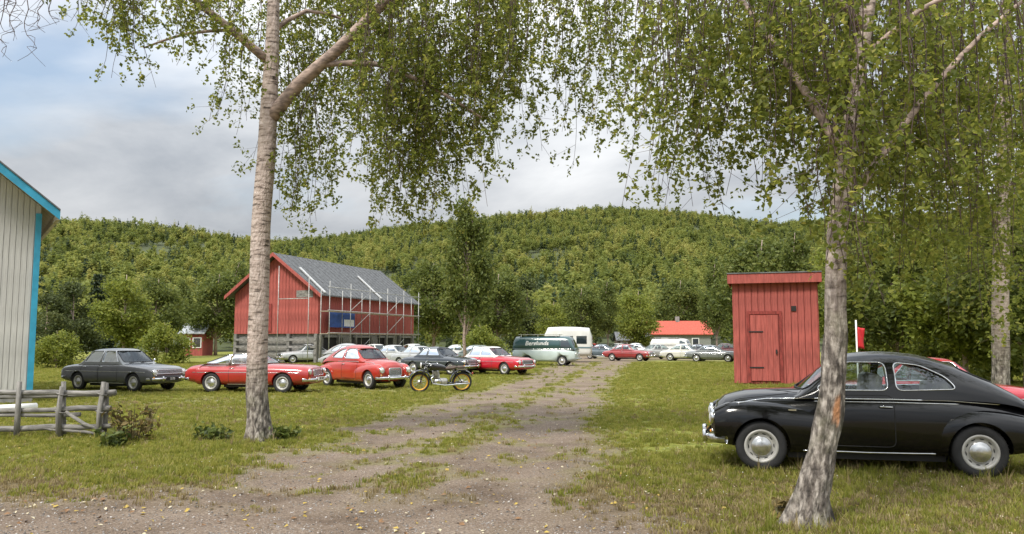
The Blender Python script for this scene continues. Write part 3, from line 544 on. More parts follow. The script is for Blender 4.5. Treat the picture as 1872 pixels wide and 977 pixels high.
# --- leaning birch by the black car
t2b = G(1476, 962); Y2 = t2b.y; k2 = Y2/FPX
t2 = thing('birch_tree', t2b, 'rough-barked birch leaning right in front of the black car', 'tree')
tp = [(1472, 966, 31), (1480, 925, 30), (1492, 870, 29), (1508, 800, 26), (1519, 730, 23.5), (1526, 640, 21.5), (1527, 540, 20), (1531, 420, 18.5), (1548, 280, 16), (1572, 120, 13), (1596, -80, 14), (1620, -400, 8), (1640, -800, 3)]
trunk_mesh('trunk', [P(a, y, Y2)-t2b for a, y, r_ in tp], [r_*k2 for a, y, r_ in tp], t2, 3.4, step=.03, relief=.34, scar=(P(1522, 748, Y2).z, .13, -math.pi/2+.35, .26), seed=6)
Lm(t2, [(1534, 400, Y2, 9), (1600, 300, Y2+.3, 8), (1690, 180, Y2+.6, 6.5), (1800, 60, Y2+.8, 5), (1950, -60, Y2+1, 3)], k2)
Lm(t2, [(1545, 290, Y2, 9), (1480, 180, Y2+.2, 8), (1400, 60, Y2+.6, 6.5), (1300, -60, Y2+1, 5), (1190, -120, Y2+1.3, 3)], k2)
Lm(t2, [(1580, 60, Y2, 8), (1500, -40, Y2-.2, 6), (1380, -110, Y2-.3, 4), (1250, -120, Y2-.2, 2)], k2)
Lm(t2, [(1575, 110, Y2, 7), (1680, 20, Y2-.2, 5), (1800, -40, Y2-.2, 3.5)], k2)
S2 = [(1165, 1290, -60, 240, 80, Y2+.5, Y2+3, 30, 78), (1180, 1280, 20, 365, 24, Y2+1, Y2+3, 9, 70), (1280, 1420, -60, 180, 75, Y2+.2, Y2+3, 40, 82), (1300, 1400, 0, 300, 40, Y2+.6, Y2+3, 12, 70), (1400, 1560, -60, 230, 90, Y2-.5, Y2+2.6, 46, 76), (1420, 1540, 60, 330, 60, Y2+.5, Y2+3, 18, 75),
      (1500, 1700, -60, 300, 90, Y2-.7, Y2+2.6, 56, 78), (1490, 1580, 180, 470, 40, Y2-.6, Y2-.15, 9, 70), (1690, 1900, -60, 330, 100, Y2+.3, Y2+3, 50, 76), (1600, 1880, 150, 440, 60, Y2+1.2, Y2+4, 26, 70), (1150, 1950, -300, -70, 50, Y2, Y2+3, 22, 45)]
strands(t2, S2, .054, 22, None)
# --- birch behind the black car, right edge
t3b = G(1832, 745); t3b = Vector((P(1832, 700, 20).x, 20, 0)); k3 = 20/FPX
t3 = thing('birch_tree', t3b, 'straight birch trunk standing behind the black car at the right edge', 'tree')
tp = [(1830, 755, 19), (1830, 700, 15), (1829, 560, 14), (1832, 400, 13), (1838, 200, 11), (1842, 0, 9), (1846, -300, 4)]
trunk_mesh('trunk', [Vector((P(a, y, 20).x, 20, max(P(a, y, 20).z, -.05)))-t3b for a, y, r_ in tp], [r_*k3 for a, y, r_ in tp], t3, 2.4, seed=9, step=.1, nseg=28)
Lm(t3, [(1831, 420, 20, 6), (1760, 330, 19.6, 5), (1660, 250, 19.3, 3), (1570, 220, 19, 1.5)], k3); Lm(t3, [(1838, 240, 20, 6), (1780, 120, 20, 4), (1690, 30, 20.4, 2)], k3); Lm(t3, [(1834, 360, 20, 6), (1900, 280, 20, 4), (1990, 200, 20, 2)], k3)
strands(t3, [(1560, 1900, 150, 400, 70, 18, 22, 58, 58), (1640, 1960, -40, 250, 90, 18, 22.5, 60, 55), (1700, 1872, 330, 540, 35, 18.5, 21, 22, 55), (1580, 1700, 260, 470, 40, 18, 21, 16, 55)], .075, 23, None, 2)
# --- trees farther off: a few kinds, each tree its own object
def kind_tree(seed, h, w, cz, n, leaf, leafm, trunk_r, fork=5, dro=.3, cone=False):
    r = np.random.default_rng(seed); k = 46; mb = MB(); pts = [Vector((0, 0, 0))]
    for i in range(1, 7): pts.append(Vector((r.normal(0, .05)*i**.7, r.normal(0, .05)*i**.7, h*.94*i/6)))
    mb.tube(pts, [trunk_r*(1-.8*i/6)*(1.35 if i == 0 else 1) for i in range(7)], 8, True)
    if cone:
        t = np.sqrt(r.uniform(.0, 1, k*4)); a = r.uniform(0, 6.283, k*4); cen = np.stack([t*w/2*np.cos(a)*.8, t*w/2*np.sin(a)*.8, h*(1-t*.9)], -1); sig = np.array([w*.07, w*.07, h*.012])
    else:
        v = r.normal(size=(k, 3)); v /= np.linalg.norm(v, axis=1)[:, None]; v *= (r.uniform(.25, 1, k)**.5)[:, None]; v[:, 2] *= np.where(v[:, 2] < 0, .95, 1)
        top = np.clip((v[:, 2]+1)/2, 0, 1); wid = 1-.45*top**1.5; cen = np.stack([v[:, 0]*w/2*wid, v[:, 1]*w/2*wid, cz+v[:, 2]*(h-cz)*.95], -1); sig = np.array([w*.075, w*.075, h*.035])
        for i in range(0, k, 2):
            c = Vector(cen[i]); z0 = max(h*.18, c.z-.22*h-abs(c.x)*.3); mb.tube([(0, 0, z0), ((c.x)*.5, c.y*.5, (z0+c.z)/2+.1), c], [trunk_r*.38, trunk_r*.22, trunk_r*.07], 5, False)
    q = r.integers(0, len(cen), n); C = cen[q]+r.normal(size=(n, 3))*sig; C[:, 2] -= np.abs(r.normal(0, dro, n)); V, F_ = quads(C, leaf, r, .3, 1.3)
    me = np_mesh('crown', V, F_, leafm, False, np.clip(r.normal(.45, .2, n)+(r.uniform(-.18, .18, len(cen)))[q], 0, 1)); tr = mb.build('trunk', twigpale); tm = tr.data; bpy.data.objects.remove(tr); return tm, me
lm_a = leafmat('leaves_bright', [(0, (.085, .115, .018)), (.5, (.175, .21, .034)), (1, (.28, .29, .06))], .42); lm_b = leafmat('leaves_mid', [(0, (.055, .078, .018)), (.5, (.115, .145, .032)), (1, (.21, .225, .06))], .42); lm_c = leafmat('leaves_dark', [(0, (.038, .052, .018)), (.5, (.078, .10, .030)), (1, (.14, .155, .05))], .35)
KT = {'bright': kind_tree(1, 8, 5.2, 4.6, 8500, .20, lm_a, .12), 'round': kind_tree(2, 8, 6, 4.6, 9500, .20, lm_b, .14), 'slim': kind_tree(3, 10, 4.0, 6.2, 8000, .185, lm_b, .12, dro=.5),
      'dark': kind_tree(4, 7, 5.4, 3.6, 8500, .20, lm_c, .12), 'fir': kind_tree(5, 10, 4.2, 5, 5200, .30, leafmat('fir_needles', [(0, (.014, .026, .012)), (1, (.045, .066, .028))], .1), .14, cone=True, dro=.1), 'shrub': kind_tree(6, 3.2, 3.8, 1.5, 5000, .15, lm_a, .05)}
KH = {'bright': 8, 'round': 8, 'slim': 10, 'dark': 7, 'fir': 10, 'shrub': 3.2}
TL = [(82, 62, 535, 'dark', 'dark leafy tree just right of the white house corner board'), (128, 72, 515, 'dark', 'dusky tree behind the grey sedan roof'), (172, 84, 500, 'fir', 'dark fir between the dusky tree and the bright birch'), (222, 68, 492, 'bright', 'bright yellow-green birch above the grey sedan'), (282, 82, 502, 'round', 'round green tree right of the bright yellow-green birch'),
      (330, 98, 505, 'slim', 'slim birch behind the tiny red cabin'), (392, 94, 492, 'round', 'round tree just left of the barn gable'), (430, 102, 470, 'slim', 'slim birch rising behind the barn gable'), (300, 60, 585, 'shrub', 'low bright shrub between the grey sedan and the tiny cabin'), (100, 50, 600, 'shrub', 'low shrub at the back end of the grey sedan'),
      (792, 92, 470, 'round', 'round green tree at the right end of the barn'), (852, 52, 348, 'slim', 'tall slim pale-trunked birch right of the barn'), (908, 84, 492, 'round', 'round tree behind the teal van tail'), (962, 98, 505, 'dark', 'dark tree directly above the teal van'), (1012, 92, 545, 'bright', 'bright green tree above the white caravan'), (1062, 104, 520, 'round', 'round tree right of the white caravan'),
      (1112, 108, 508, 'slim', 'slim birch over the low brown cabin'), (1168, 98, 525, 'bright', 'bright tree left of the red-roofed house'), (1245, 122, 505, 'round', 'round tree behind the red-roofed house'), (1312, 84, 470, 'slim', 'slim birch at the left wall of the red shed'), (880, 60, 590, 'shrub', 'low bright shrub behind the red and white sedan'),
      (1395, 62, 425, 'round', 'round tree rising over the red shed roof'), (1462, 50, 410, 'slim', 'slim birch behind the right end of the red shed'), (1572, 42, 420, 'bright', 'bright birch just right of the leaning trunk'), (1640, 34, 400, 'round', 'round tree over the black car windscreen'), (1702, 46, 440, 'dark', 'dark tree above the black car roof'),
      (1765, 30, 380, 'bright', 'bright birch left of the straight trunk at the right'), (1880, 27, 330, 'round', 'large green tree cut by the right picture edge'), (1600, 58, 520, 'shrub', 'leafy shrub behind the black car windscreen'), (1680, 40, 575, 'shrub', 'bright shrub above the black car roof centre'), (1752, 36, 560, 'shrub', 'bright shrub left of the straight trunk'), (1850, 33, 545, 'shrub', 'bright shrub beyond the black car tail')]
for i, (px, Yt, yt, kd, lab) in enumerate(TL):
    tm, cm = KT[kd]; p = P(px, 700, Yt); h = P(px, yt, Yt).z; z0 = float(hill_z(np.array([p.x]), np.array([Yt]))[0]) if Yt > RISE0+6 else 0; z0 = max(0, z0)
    s_ = (h-z0)/KH[kd]; g = thing('shrub' if kd == 'shrub' else 'fir_tree' if kd == 'fir' else 'leafy_tree', (p.x, Yt, z0), lab, 'shrub' if kd == 'shrub' else 'tree', 'trees and shrubs round the car park', i*2.1); sx_ = s_ if kd != 'slim' else s_*.8
    if kd == 'slim' and s_ > 1.3: sx_ = s_*.9
    g.scale = (sx_, sx_, s_); link('trunk', tm, g); link('crown', cm, g)
# ------------------------------------------------------------------ vehicles (x forward, y left, z up, origin on the ground between the axles)
def catmull(st, refine):
    st = np.array(st, float); o = []
    for i in range(len(st)-1):
        p0, p1, p2, p3 = st[max(i-1, 0)], st[i], st[i+1], st[min(i+2, len(st)-1)]
        for k in range(refine):
            t = k/refine; q = .5*((2*p1)+(p2-p0)*t+(2*p0-5*p1+4*p2-p3)*t*t+(3*p1-p0-3*p2+p3)*t**3)
            q[0] = p1[0]+(p2[0]-p1[0])*t; o.append(q)
    return np.array(o+[st[-1]])
def loft(st, refine=4, n=28, y0=0.):
    """st rows: x, zbottom, ztop, halfwidth, power top, power bottom, height share of widest line"""
    A = catmull(st, refine); V = []; a = np.arange(n)*2*math.pi/n
    for x, zb, zt, w_, pt, pb, mz in A:
        zc = zb+(zt-zb)*mz; pw = np.where(np.sin(a) >= 0, pt, pb); c, s_ = np.cos(a), np.sin(a)
        yy = w_*np.sign(c)*np.abs(c)**(2/pw); zz_ = zc+np.where(s_ >= 0, zt-zc, zc-zb)*np.sign(s_)*np.abs(s_)**(2/pw)
        V += [(x, y0+yy[i], zz_[i]) for i in range(n)]
    m = len(A); F_ = [(i*n+j, (i+1)*n+j, (i+1)*n+(j+1) % n, i*n+(j+1) % n) for i in range(m-1) for j in range(n)]
    F_ += [tuple(range(n)), tuple((m-1)*n+j for j in range(n-1, -1, -1))]
    if A[0][0] > A[-1][0]: F_ = [tuple(reversed(f)) for f in F_]
    return V, F_
def cabin(st, refine=4, n=25, dw=0, dz=0, tum=.13, p=3.0, z0=None):
    """st rows: x, zbase, ztop, halfwidth"""
    A = catmull(st, refine); V = []; a = np.linspace(0, math.pi, n); H = max(r_[2]-r_[1] for r_ in A); m = len(A)
    for x, zb, zt, w_ in A:
        zb_ = zb if z0 is None else z0; h = max(zt-dz-zb_, .015); c, s_ = np.cos(a), np.sin(a)
        zz_ = zb_+h*np.abs(s_)**(2/p); yy = (w_-dw)*np.sign(c)*np.abs(c)**(2/p)*(1-tum*(zz_-zb_)/H)
        V += [(x, yy[i], zz_[i]) for i in range(n)]
    F_ = [(i*n+j, (i+1)*n+j, (i+1)*n+j+1, i*n+j+1) for i in range(m-1) for j in range(n-1)]+[(i*n+n-1, (i+1)*n+n-1, (i+1)*n, i*n) for i in range(m-1)]
    F_ += [tuple(range(n)), tuple((m-1)*n+j for j in range(n-1, -1, -1))]
    if A[0][0] > A[-1][0]: F_ = [tuple(reversed(f)) for f in F_]
    return V, F_
def tmpmesh(V, F_):
    me = bpy.data.meshes.new('t'); me.from_pydata(V, [], F_); bm = bmesh.new(); bm.from_mesh(me); bmesh.ops.recalc_face_normals(bm, faces=bm.faces); bm.to_mesh(me); bm.free(); return me
def cut(V, F_, cutters):
    o = link('t', tmpmesh(V, F_)); cs = []
    for (cv, cf) in cutters:
        c = link('t', tmpmesh(cv, cf)); cs.append(c); md = o.modifiers.new('b', 'BOOLEAN'); md.operation = 'DIFFERENCE'; md.solver = 'EXACT'; md.object = c
    dg = bpy.context.evaluated_depsgraph_get(); me = bpy.data.meshes.new_from_object(o.evaluated_get(dg))
    for q in cs+[o]: bpy.data.objects.remove(q)
    return [tuple(v.co) for v in me.vertices], [tuple(p.vertices) for p in me.polygons]
def prism(poly, axis, lo, hi):
    n = len(poly)
    if axis == 'y': V = [(a, lo, b_) for a, b_ in poly]+[(a, hi, b_) for a, b_ in poly]
    else: V = [(lo, a, b_) for a, b_ in poly]+[(hi, a, b_) for a, b_ in poly]
    return V, [tuple(range(n-1, -1, -1)), tuple(range(n, 2*n))]+[(i, (i+1) % n, n+(i+1) % n, n+i) for i in range(n)]
def cylY(x, z, r_, y0, y1, n=32): b_ = MB(); b_.lathe([(r_, 0), (r_, y1-y0)], (x, y0, z), (0, 1, 0), n); return b_.v, b_.f
def rpoly(poly, r_=.05, k=4):
    """round the corners of a polygon"""
    o = []; n = len(poly)
    for i in range(n):
        p0, p1, p2 = Vector(poly[i-1]), Vector(poly[i]), Vector(poly[(i+1) % n]); a = p0-p1; b_ = p2-p1; q = min(r_, a.length*.45, b_.length*.45); A_ = p1+a.normalized()*q; B_ = p1+b_.normalized()*q
        for j in range(k+1): t = j/k; o.append(tuple(A_*(1-t)**2+p1*2*t*(1-t)+B_*t*t))
    return o
def dense(poly, step=.06):
    o = []
    for i in range(len(poly)):
        a, b_ = Vector(poly[i]), Vector(poly[(i+1) % len(poly)]); n = max(1, int((b_-a).length/step)); o += [tuple(a.lerp(b_, j/n)) for j in range(n)]
    return o
class Surf:
    def __init__(s, parts):
        V = []; F_ = []
        for v, f in parts: k = len(V); V += v; F_ += [tuple(i+k for i in q) for q in f]
        s.t = BVHTree.FromPolygons([Vector(v) for v in V], F_)
    def side(s, x, z, sg, off=.004):
        h = s.t.ray_cast(Vector((x, 3*sg, z)), Vector((0, -sg, 0)))
        return Vector((x, (h[0].y if h[0] else .6*sg)+sg*off, z))
    def end(s, y, z, sg, off=.004):
        h = s.t.ray_cast(Vector((6*sg, y, z)), Vector((-sg, 0, 0)))
        return Vector(((h[0].x if h[0] else 0)+sg*off, y, z))
    def top(s, x, y, off=.004):
        h = s.t.ray_cast(Vector((x, y, 4)), Vector((0, 0, -1)))
        return Vector((x, y, (h[0].z if h[0] else 1)+off))
def patch(poly, fn, sub=3):
    bm = bmesh.new(); vs = [bm.verts.new((a, b_, 0)) for a, b_ in poly]; bm.faces.new(vs); bmesh.ops.triangulate(bm, faces=bm.faces[:]); bmesh.ops.subdivide_edges(bm, edges=bm.edges[:], cuts=sub, use_grid_fill=True)
    V = [tuple(fn(v.co.x, v.co.y)) for v in bm.verts]; bm.verts.index_update(); F_ = [tuple(v.index for v in f.verts) for f in bm.faces]; bm.free(); b_ = MB(); b_.add(V, F_, True); return b_
def text_on(s, size, mtl, parent, loc, rot, name='lettering', shear=0, bold=0):
    cu = bpy.data.curves.new('t', 'FONT'); cu.body = s; cu.size = size; cu.align_x = 'CENTER'; cu.align_y = 'CENTER'; cu.shear = shear; cu.offset = bold; cu.extrude = .002
    o = link('t', cu); dg = bpy.context.evaluated_depsgraph_get(); me = bpy.data.meshes.new_from_object(o.evaluated_get(dg)); bpy.data.objects.remove(o); me.materials.clear(); me.materials.append(mtl)
    q = link(name, me, parent); q.location = loc; q.rotation_euler = rot; return q
_wheels = {}
def wheel(parent, x, y, r_, width, capm, rimm, spokes=0, whitewall_=False):
    sg = 1 if y > 0 else -1; key = (r_, width, capm.name, rimm.name, spokes, sg, whitewall_)
    if key not in _wheels:
        hw = width/2; ri = r_*.64
        t_ = MB(); t_.lathe([(ri, -hw*.8), (ri+.02, -hw), (r_*.86, -hw*1.05), (r_*.965, -hw*.82), (r_, -hw*.5), (r_, hw*.5), (r_*.965, hw*.82), (r_*.86, hw*1.05), (ri+.02, hw), (ri, hw*.8)], (0, 0, 0), (0, sg, 0), 36, False)
        g_ = MB()
        for k in range(40):
            a = k*2*math.pi/40; c, s_ = math.cos(a), math.sin(a); g_.add([(c*r_*1.001-s_*.008, q, s_*r_*1.001+c*.008) for q in (-hw*.8, hw*.8)]+[(c*r_*1.012+s_*.008, q, s_*r_*1.012-c*.008) for q in (hw*.8, -hw*.8)], [(0, 1, 2, 3)])
        rm = MB()
        if spokes:
            rm.lathe([(ri, -hw*.7), (ri+.012, hw*.85), (ri-.02, hw*.95), (ri-.035, hw*.5), (ri-.04, -hw*.6)], (0, 0, 0), (0, sg, 0), 36)
            for k in range(spokes): a = k*2*math.pi/spokes; rm.tube([(math.cos(a)*.05, sg*hw*.45, math.sin(a)*.05), (math.cos(a)*(ri-.02), sg*hw*.2, math.sin(a)*(ri-.02))], .011, 5, False)
        else:
            rm.lathe([(ri, -hw*.7), (ri+.014, hw*.88), (ri-.012, hw*1.0), (ri-.03, hw*.72), (ri*.80, hw*.42), (ri*.62, hw*.40), (ri*.5, hw*.62), (.0, hw*.6)], (0, 0, 0), (0, sg, 0), 36, False)
            pass
        cp = MB(); R_ = ri*.62; cp.lathe([(R_, hw*.60), (R_*1.02, hw*.70), (R_*.93, hw*.80), (R_*.72, hw*.80), (R_*.62, hw*.92), (R_*.35, hw*1.02), (0, hw*1.05)], (0, 0, 0), (0, sg, 0), 28)
        sl_ = MB()
        if not spokes:
            for k in range(10):
                a = k*2*math.pi/10; u = (math.cos(a), math.sin(a)); t_2 = (-u[1], u[0]); q_ = [(u[0]*ri*.78+u[0]*ri*.05*math.cos(z_)+t_2[0]*ri*.13*math.sin(z_), sg*(hw*.46), u[1]*ri*.78+u[1]*ri*.05*math.cos(z_)+t_2[1]*ri*.13*math.sin(z_)) for z_ in [i*math.pi/5 for i in range(10)]]; sl_.add(q_, [tuple(range(10))])
        ww = None
        if whitewall_: ww = MB(); ww.lathe([(ri+.012, hw*1.0), (ri+.02, hw*1.06), (r_*.84, hw*1.075), (r_*.85, hw*1.0)], (0, 0, 0), (0, sg, 0), 36)
        def me(b_, m_): o = b_.build('t', m_); d_ = o.data; bpy.data.objects.remove(o); return d_
        _wheels[key] = (me(t_, MT['tyre']), me(g_, MT['rubber']), me(rm, rimm), me(cp, capm), me(ww, MT['plate']) if ww else None, me(sl_, MT['rubber']))
    d_ = _wheels[key]; w_ = link('wheel', d_[0], parent); w_.location = (x, y, r_); w_.rotation_euler.y = random.uniform(0, 6)
    link('rim', d_[2], w_); link('hubcap', d_[3], w_); link('tread', d_[1], w_); link('vent_slots', d_[5], w_)
    if d_[4]: link('whitewall', d_[4], w_)
def make_car(name, label, loc, heading, sp, body_m, group=None, roof_m=None, cat='car'):
    """sp: measured shape of one car"""
    c = thing(name, loc, label, cat, group, heading); g = sp.get; hi = g('detail', True); roof_m = roof_m or body_m
    wb = sp['wb']/2; rw = sp['rw']; tr = sp['track']/2; arch = rw*g('archk', 1.16)
    lo = []
    cyl = [cylY(sx*wb+g('axoff', 0), rw*1.02, arch, s_*(tr-.17), s_*(tr+.5)) if s_ > 0 else cylY(sx*wb+g('axoff', 0), rw*1.02, arch, -(tr+.5), -(tr-.17)) for sx in (1, -1) for s_ in (1, -1)]
    bodies = [loft(sp['body'], 5, 32)]
    for fd in g('fenders', []):
        for s_ in (1, -1): bodies.append(loft(fd[1], 5, 20, s_*fd[0]))
    bm_ = MB()
    for v, f in bodies:
        v, f = cut(v, f, cyl); lo.append((v, f)); bm_.add(v, f, True)
    bo = bm_.build('body', body_m, c); md = bo.data
    try: md.set_sharp_from_angle(angle=R(38))
    except Exception: pass
    SB = Surf(lo)
    # wheel housings, floor
    wl = MB()
    for sx in (1, -1): wl.box(sx*wb+g('axoff', 0)-arch, sx*wb+g('axoff', 0)+arch, -(tr-.19), tr-.19, .30, rw*2.0)
    wl.box(-wb+.35, wb-.35, -tr+.12, tr-.12, .17, .25); wl.build('underbody', MT['rubber'], c)
    # cabin shell with real openings
    cs = sp['cabin']; p_ = g('cp', 3.0); tum = g('tum', .13); cb_ = g('belt'); outer = cabin(cs, 5, 27, 0, 0, tum, p_); ina = [list(q) for q in cs]
    ina[0][0] -= .05*np.sign(cs[0][0]-cs[-1][0]); ina[-1][0] += .05*np.sign(cs[0][0]-cs[-1][0])
    inner = cabin(ina, 5, 27, .045, .045, tum, p_, cb_-.25)
    wins = [rpoly(q, g('wr', .06)) for q in sp['side_windows']]
    cutters = [inner]+[prism(q, 'y', -2, 2) for q in wins]
    ws = rpoly([(-a, b_) for a, b_ in sp['ws'][::-1]]+list(sp['ws']), g('wr', .06)); rwn = rpoly([(-a, b_) for a, b_ in sp['rearw'][::-1]]+list(sp['rearw']), g('wr', .06))
    xm = (cs[0][0]+cs[-1][0])/2; cutters += [prism(ws, 'x', xm+g('wsx', .1), xm+4), prism(rwn, 'x', xm-4, xm-g('rwx', .1))]
    v, f = cut(outer[0], outer[1], cutters); rb_ = MB(); rb_.add(v, f, True); ro = rb_.build('roof', roof_m, c)
    try: ro.data.set_sharp_from_angle(angle=R(35))
    except Exception: pass
    SO = Surf([outer]); SA = Surf([outer]+lo)
    for q in wins:
        for s_ in (1, -1):
            gl = patch(q, lambda x, z: SO.side(x, z, s_, -.02), 2).build('side_window', MT['glass'], c)
            if hi: MB().tube([SO.side(x, z, s_, .002) for x, z in dense(q)], g('frame_r', .009), 6, closed=True).build('window_frame', g('framem', MT['chrome']), gl)
    for nm, q, s_ in (('windscreen', ws, 1), ('rear_window', rwn, -1)):
        gl = patch(q, lambda y, z: SO.end(y, z, s_, -.02), 2).build(nm, MT['glass'], c)
        if hi: MB().tube([SO.end(y, z, s_, .002) for y, z in dense(q)], .012, 6, closed=True).build('window_seal', MT['rubber'], gl)
    # inside
    dk = MB(); x0, x1 = cs[-1][0]+.12, cs[0][0]-.1; hw = min(q[3] for q in cs)-.1; dk.box(min(x0, x1), max(x0, x1), -hw, hw, cb_-.30, cb_-.02); dk.build('interior_deck', MT['interior'], c)
    if g('seats', True):
        for (sx, zz_) in g('seatx', ((.02, .30), (-.85, .22))):
            for s_ in (1, -1):
                q = MB(); q.box(-.06, .06, -.23, .23, cb_-.1, cb_+zz_, .045); o = q.build('seat', MT['seat'], c, True); o.location = (sx, s_*.33, 0); o.rotation_euler.y = R(-9)
        a = [i*2*math.pi/18 for i in range(18)]; MB().tube([(g('steerx', .52)+.06*math.sin(t), .34+.19*math.cos(t), cb_+.05+.17*math.sin(t)) for t in a], .013, 6, closed=True).build('steering_wheel', MT['rubber'], c)
    # seams, trims
    for nm, poly, m_, r_ in g('side_lines', []):
        for s_ in (1, -1):
            cl = nm.endswith('*'); pts = dense(poly, .05) if cl else [p for i in range(len(poly)-1) for p in dense([poly[i], poly[i+1]], .05)[:max(1, int((Vector(poly[i+1])-Vector(poly[i])).length/.05))]]+[poly[-1]]
            MB().tube([SA.side(x, z, s_, r_*.15) for x, z in pts], r_, 5, closed=cl).build(nm.strip('*'), m_, c)
    for (x, y0, y1, z0, z1) in g('hood_lines', []): pass
    # door handles
    for (x, z) in g('handles', []):
        for s_ in (1, -1):
            p = SA.side(x, z, s_, .03); p2 = SA.side(x-.13, z-.004, s_, .028); MB().tube([p+Vector((.02, -s_*.03, 0)), p, p.lerp(p2, .5)+Vector((0, s_*.006, 0)), p2, p2+Vector((-.015, -s_*.02, 0))], .010, 6).build('door_handle', MT['chrome'], c)
    # lamps
    for (y, z, r_, m_, end, rim) in g('lamps', []):
        for s_ in (1, -1):
            p = SB.end(y*s_, z, end, -.035); lm = MB(); lm.lathe([(r_, .0), (r_, .03), (r_*.85, .05), (r_*.5, .066), (0, .072)], p, (end, 0, 0), 20); q = lm.build('headlight' if m_ is MT['lamp'] else 'lamp', m_, c)
            if rim: MB().lathe([(r_*1.0, -.02), (r_*1.18, .0), (r_*1.2, .03), (r_*1.08, .05), (r_*.98, .045)], p, (end, 0, 0), 20).build('lamp_rim', MT['chrome'], q)
    for gr in g('grille', []):
        y, z0, z1, nb, ver, m_ = gr; poly = rpoly([(-y, z0), (y, z0), (y, z1), (-y, z1)], min(y, (z1-z0)/2)*.6); gp = patch(poly, lambda a, b_: SB.end(a, b_, 1, .006), 2).build('grille', MT['darkgrille'], c)
        for k in range(nb):
            t = (k+.5)/nb
            pts = [SB.end(-y+2*y*t, z0+(z1-z0)*j/6, 1, .012) for j in range(7)] if ver else [SB.end(-y*.97+2*y*.97*j/10, z0+(z1-z0)*t, 1, .012) for j in range(11)]
            MB().tube(pts, .008, 5).build('grille_bar', m_, gp)
        if g('grille_frame', True): MB().tube([SB.end(a, b_, 1, .012) for a, b_ in dense(poly)], .014, 6, closed=True).build('grille_frame', MT['chrome'], gp)
    for (end, z, hw_, off, rr, wrap) in g('bumpers', []):
        xe = SB.end(0, z, end, 0).x+end*off; pts = [(xe-end*(.05*(t/hw_)**2*2+(wrap*max(0, abs(t)/hw_-.82)/.18)), t*(1 if abs(t) < hw_*.99 else 1), z) for t in np.linspace(-hw_, hw_, 15)]
        bb = MB(); n = len(pts)
        for k, dz in ((0, -rr), (1, rr)): pass
        prof = [(0, -rr), (end*.025, -rr*.7), (end*.035, 0), (end*.025, rr*.7), (0, rr), (-end*.012, 0)]; V = [(p[0]+a, p[1], p[2]+b_) for p in pts for a, b_ in prof]; m = len(prof)
        bb.add(V, [(i*m+j, (i+1)*m+j, (i+1)*m+(j+1) % m, i*m+(j+1) % m) for i in range(n-1) for j in range(m)]+[tuple(range(m)), tuple((n-1)*m+j for j in range(m))], True); bq = bb.build('bumper', MT['chrome'], c)
        for s_ in (1, -1):
            MB().box(xe-.01 if end > 0 else xe-.055, xe+.055 if end > 0 else xe+.01, s_*hw_*.48-.03, s_*hw_*.48+.03, z-rr*1.4, z+rr*1.7, .012).build('overrider', MT['chrome'], bq, True)
            MB().box(min(xe-end*.3, xe-end*.02), max(xe-end*.3, xe-end*.02), s_*hw_*.45-.02, s_*hw_*.45+.02, z-.03, z+.02).build('bumper_iron', MT['rubber'], bq)
    if g('plate'):
        tx, end, z, pm, im = sp['plate']; xe = max(SB.end(0, z, end, 0).x*end, SB.end(0, z+.1, end, 0).x*end)*end+end*g('plate_off', .12)
        q = MB().box(min(xe, xe+end*.012), max(xe, xe+end*.012), -.26, .26, z-.055, z+.055).build('number_plate', pm, c); text_on(tx, .10, im, q, (xe+end*.014, 0, z), (R(90), 0, R(90)*end), 'plate_lettering', 0, .002)
    for (x, z) in g('mirrors', []):
        p = SA.side(x, z, 1 if g('mirror_side', 1) > 0 else -1, .0); s_ = 1 if p.y > 0 else -1
        q = MB().tube([p, p+Vector((.0, s_*.09, .10))], .008, 5).build('door_mirror', MT['chrome'], c); MB().lathe([(0, -.02), (.045, -.012), (.055, .01), (0, .012)], p+Vector((0, s_*.10, .13)), (-1, 0, 0), 16).build('mirror_head', MT['chrome'], q)
    MB().tube([SA.end(-.45, cb_+.03, 1, .01), SA.end(-.05, cb_+.07, 1, .012)], .006, 5).build('wiper', MT['rubber'], c); MB().tube([SA.end(.02, cb_+.03, 1, .01), SA.end(.42, cb_+.07, 1, .012)], .006, 5).build('wiper', MT['rubber'], c)
    for sx in (1, -1):
        for s_ in (1, -1): wheel(c, sx*wb+g('axoff', 0), s_*tr, rw, g('ww', .165), g('capm', MT['hub']), g('rimm', MT['wheel_grey']), g('spokes', 0), g('whitewall', False))
    for nm, fn in g('extra', []): fn(c, SA, SB)
    return c
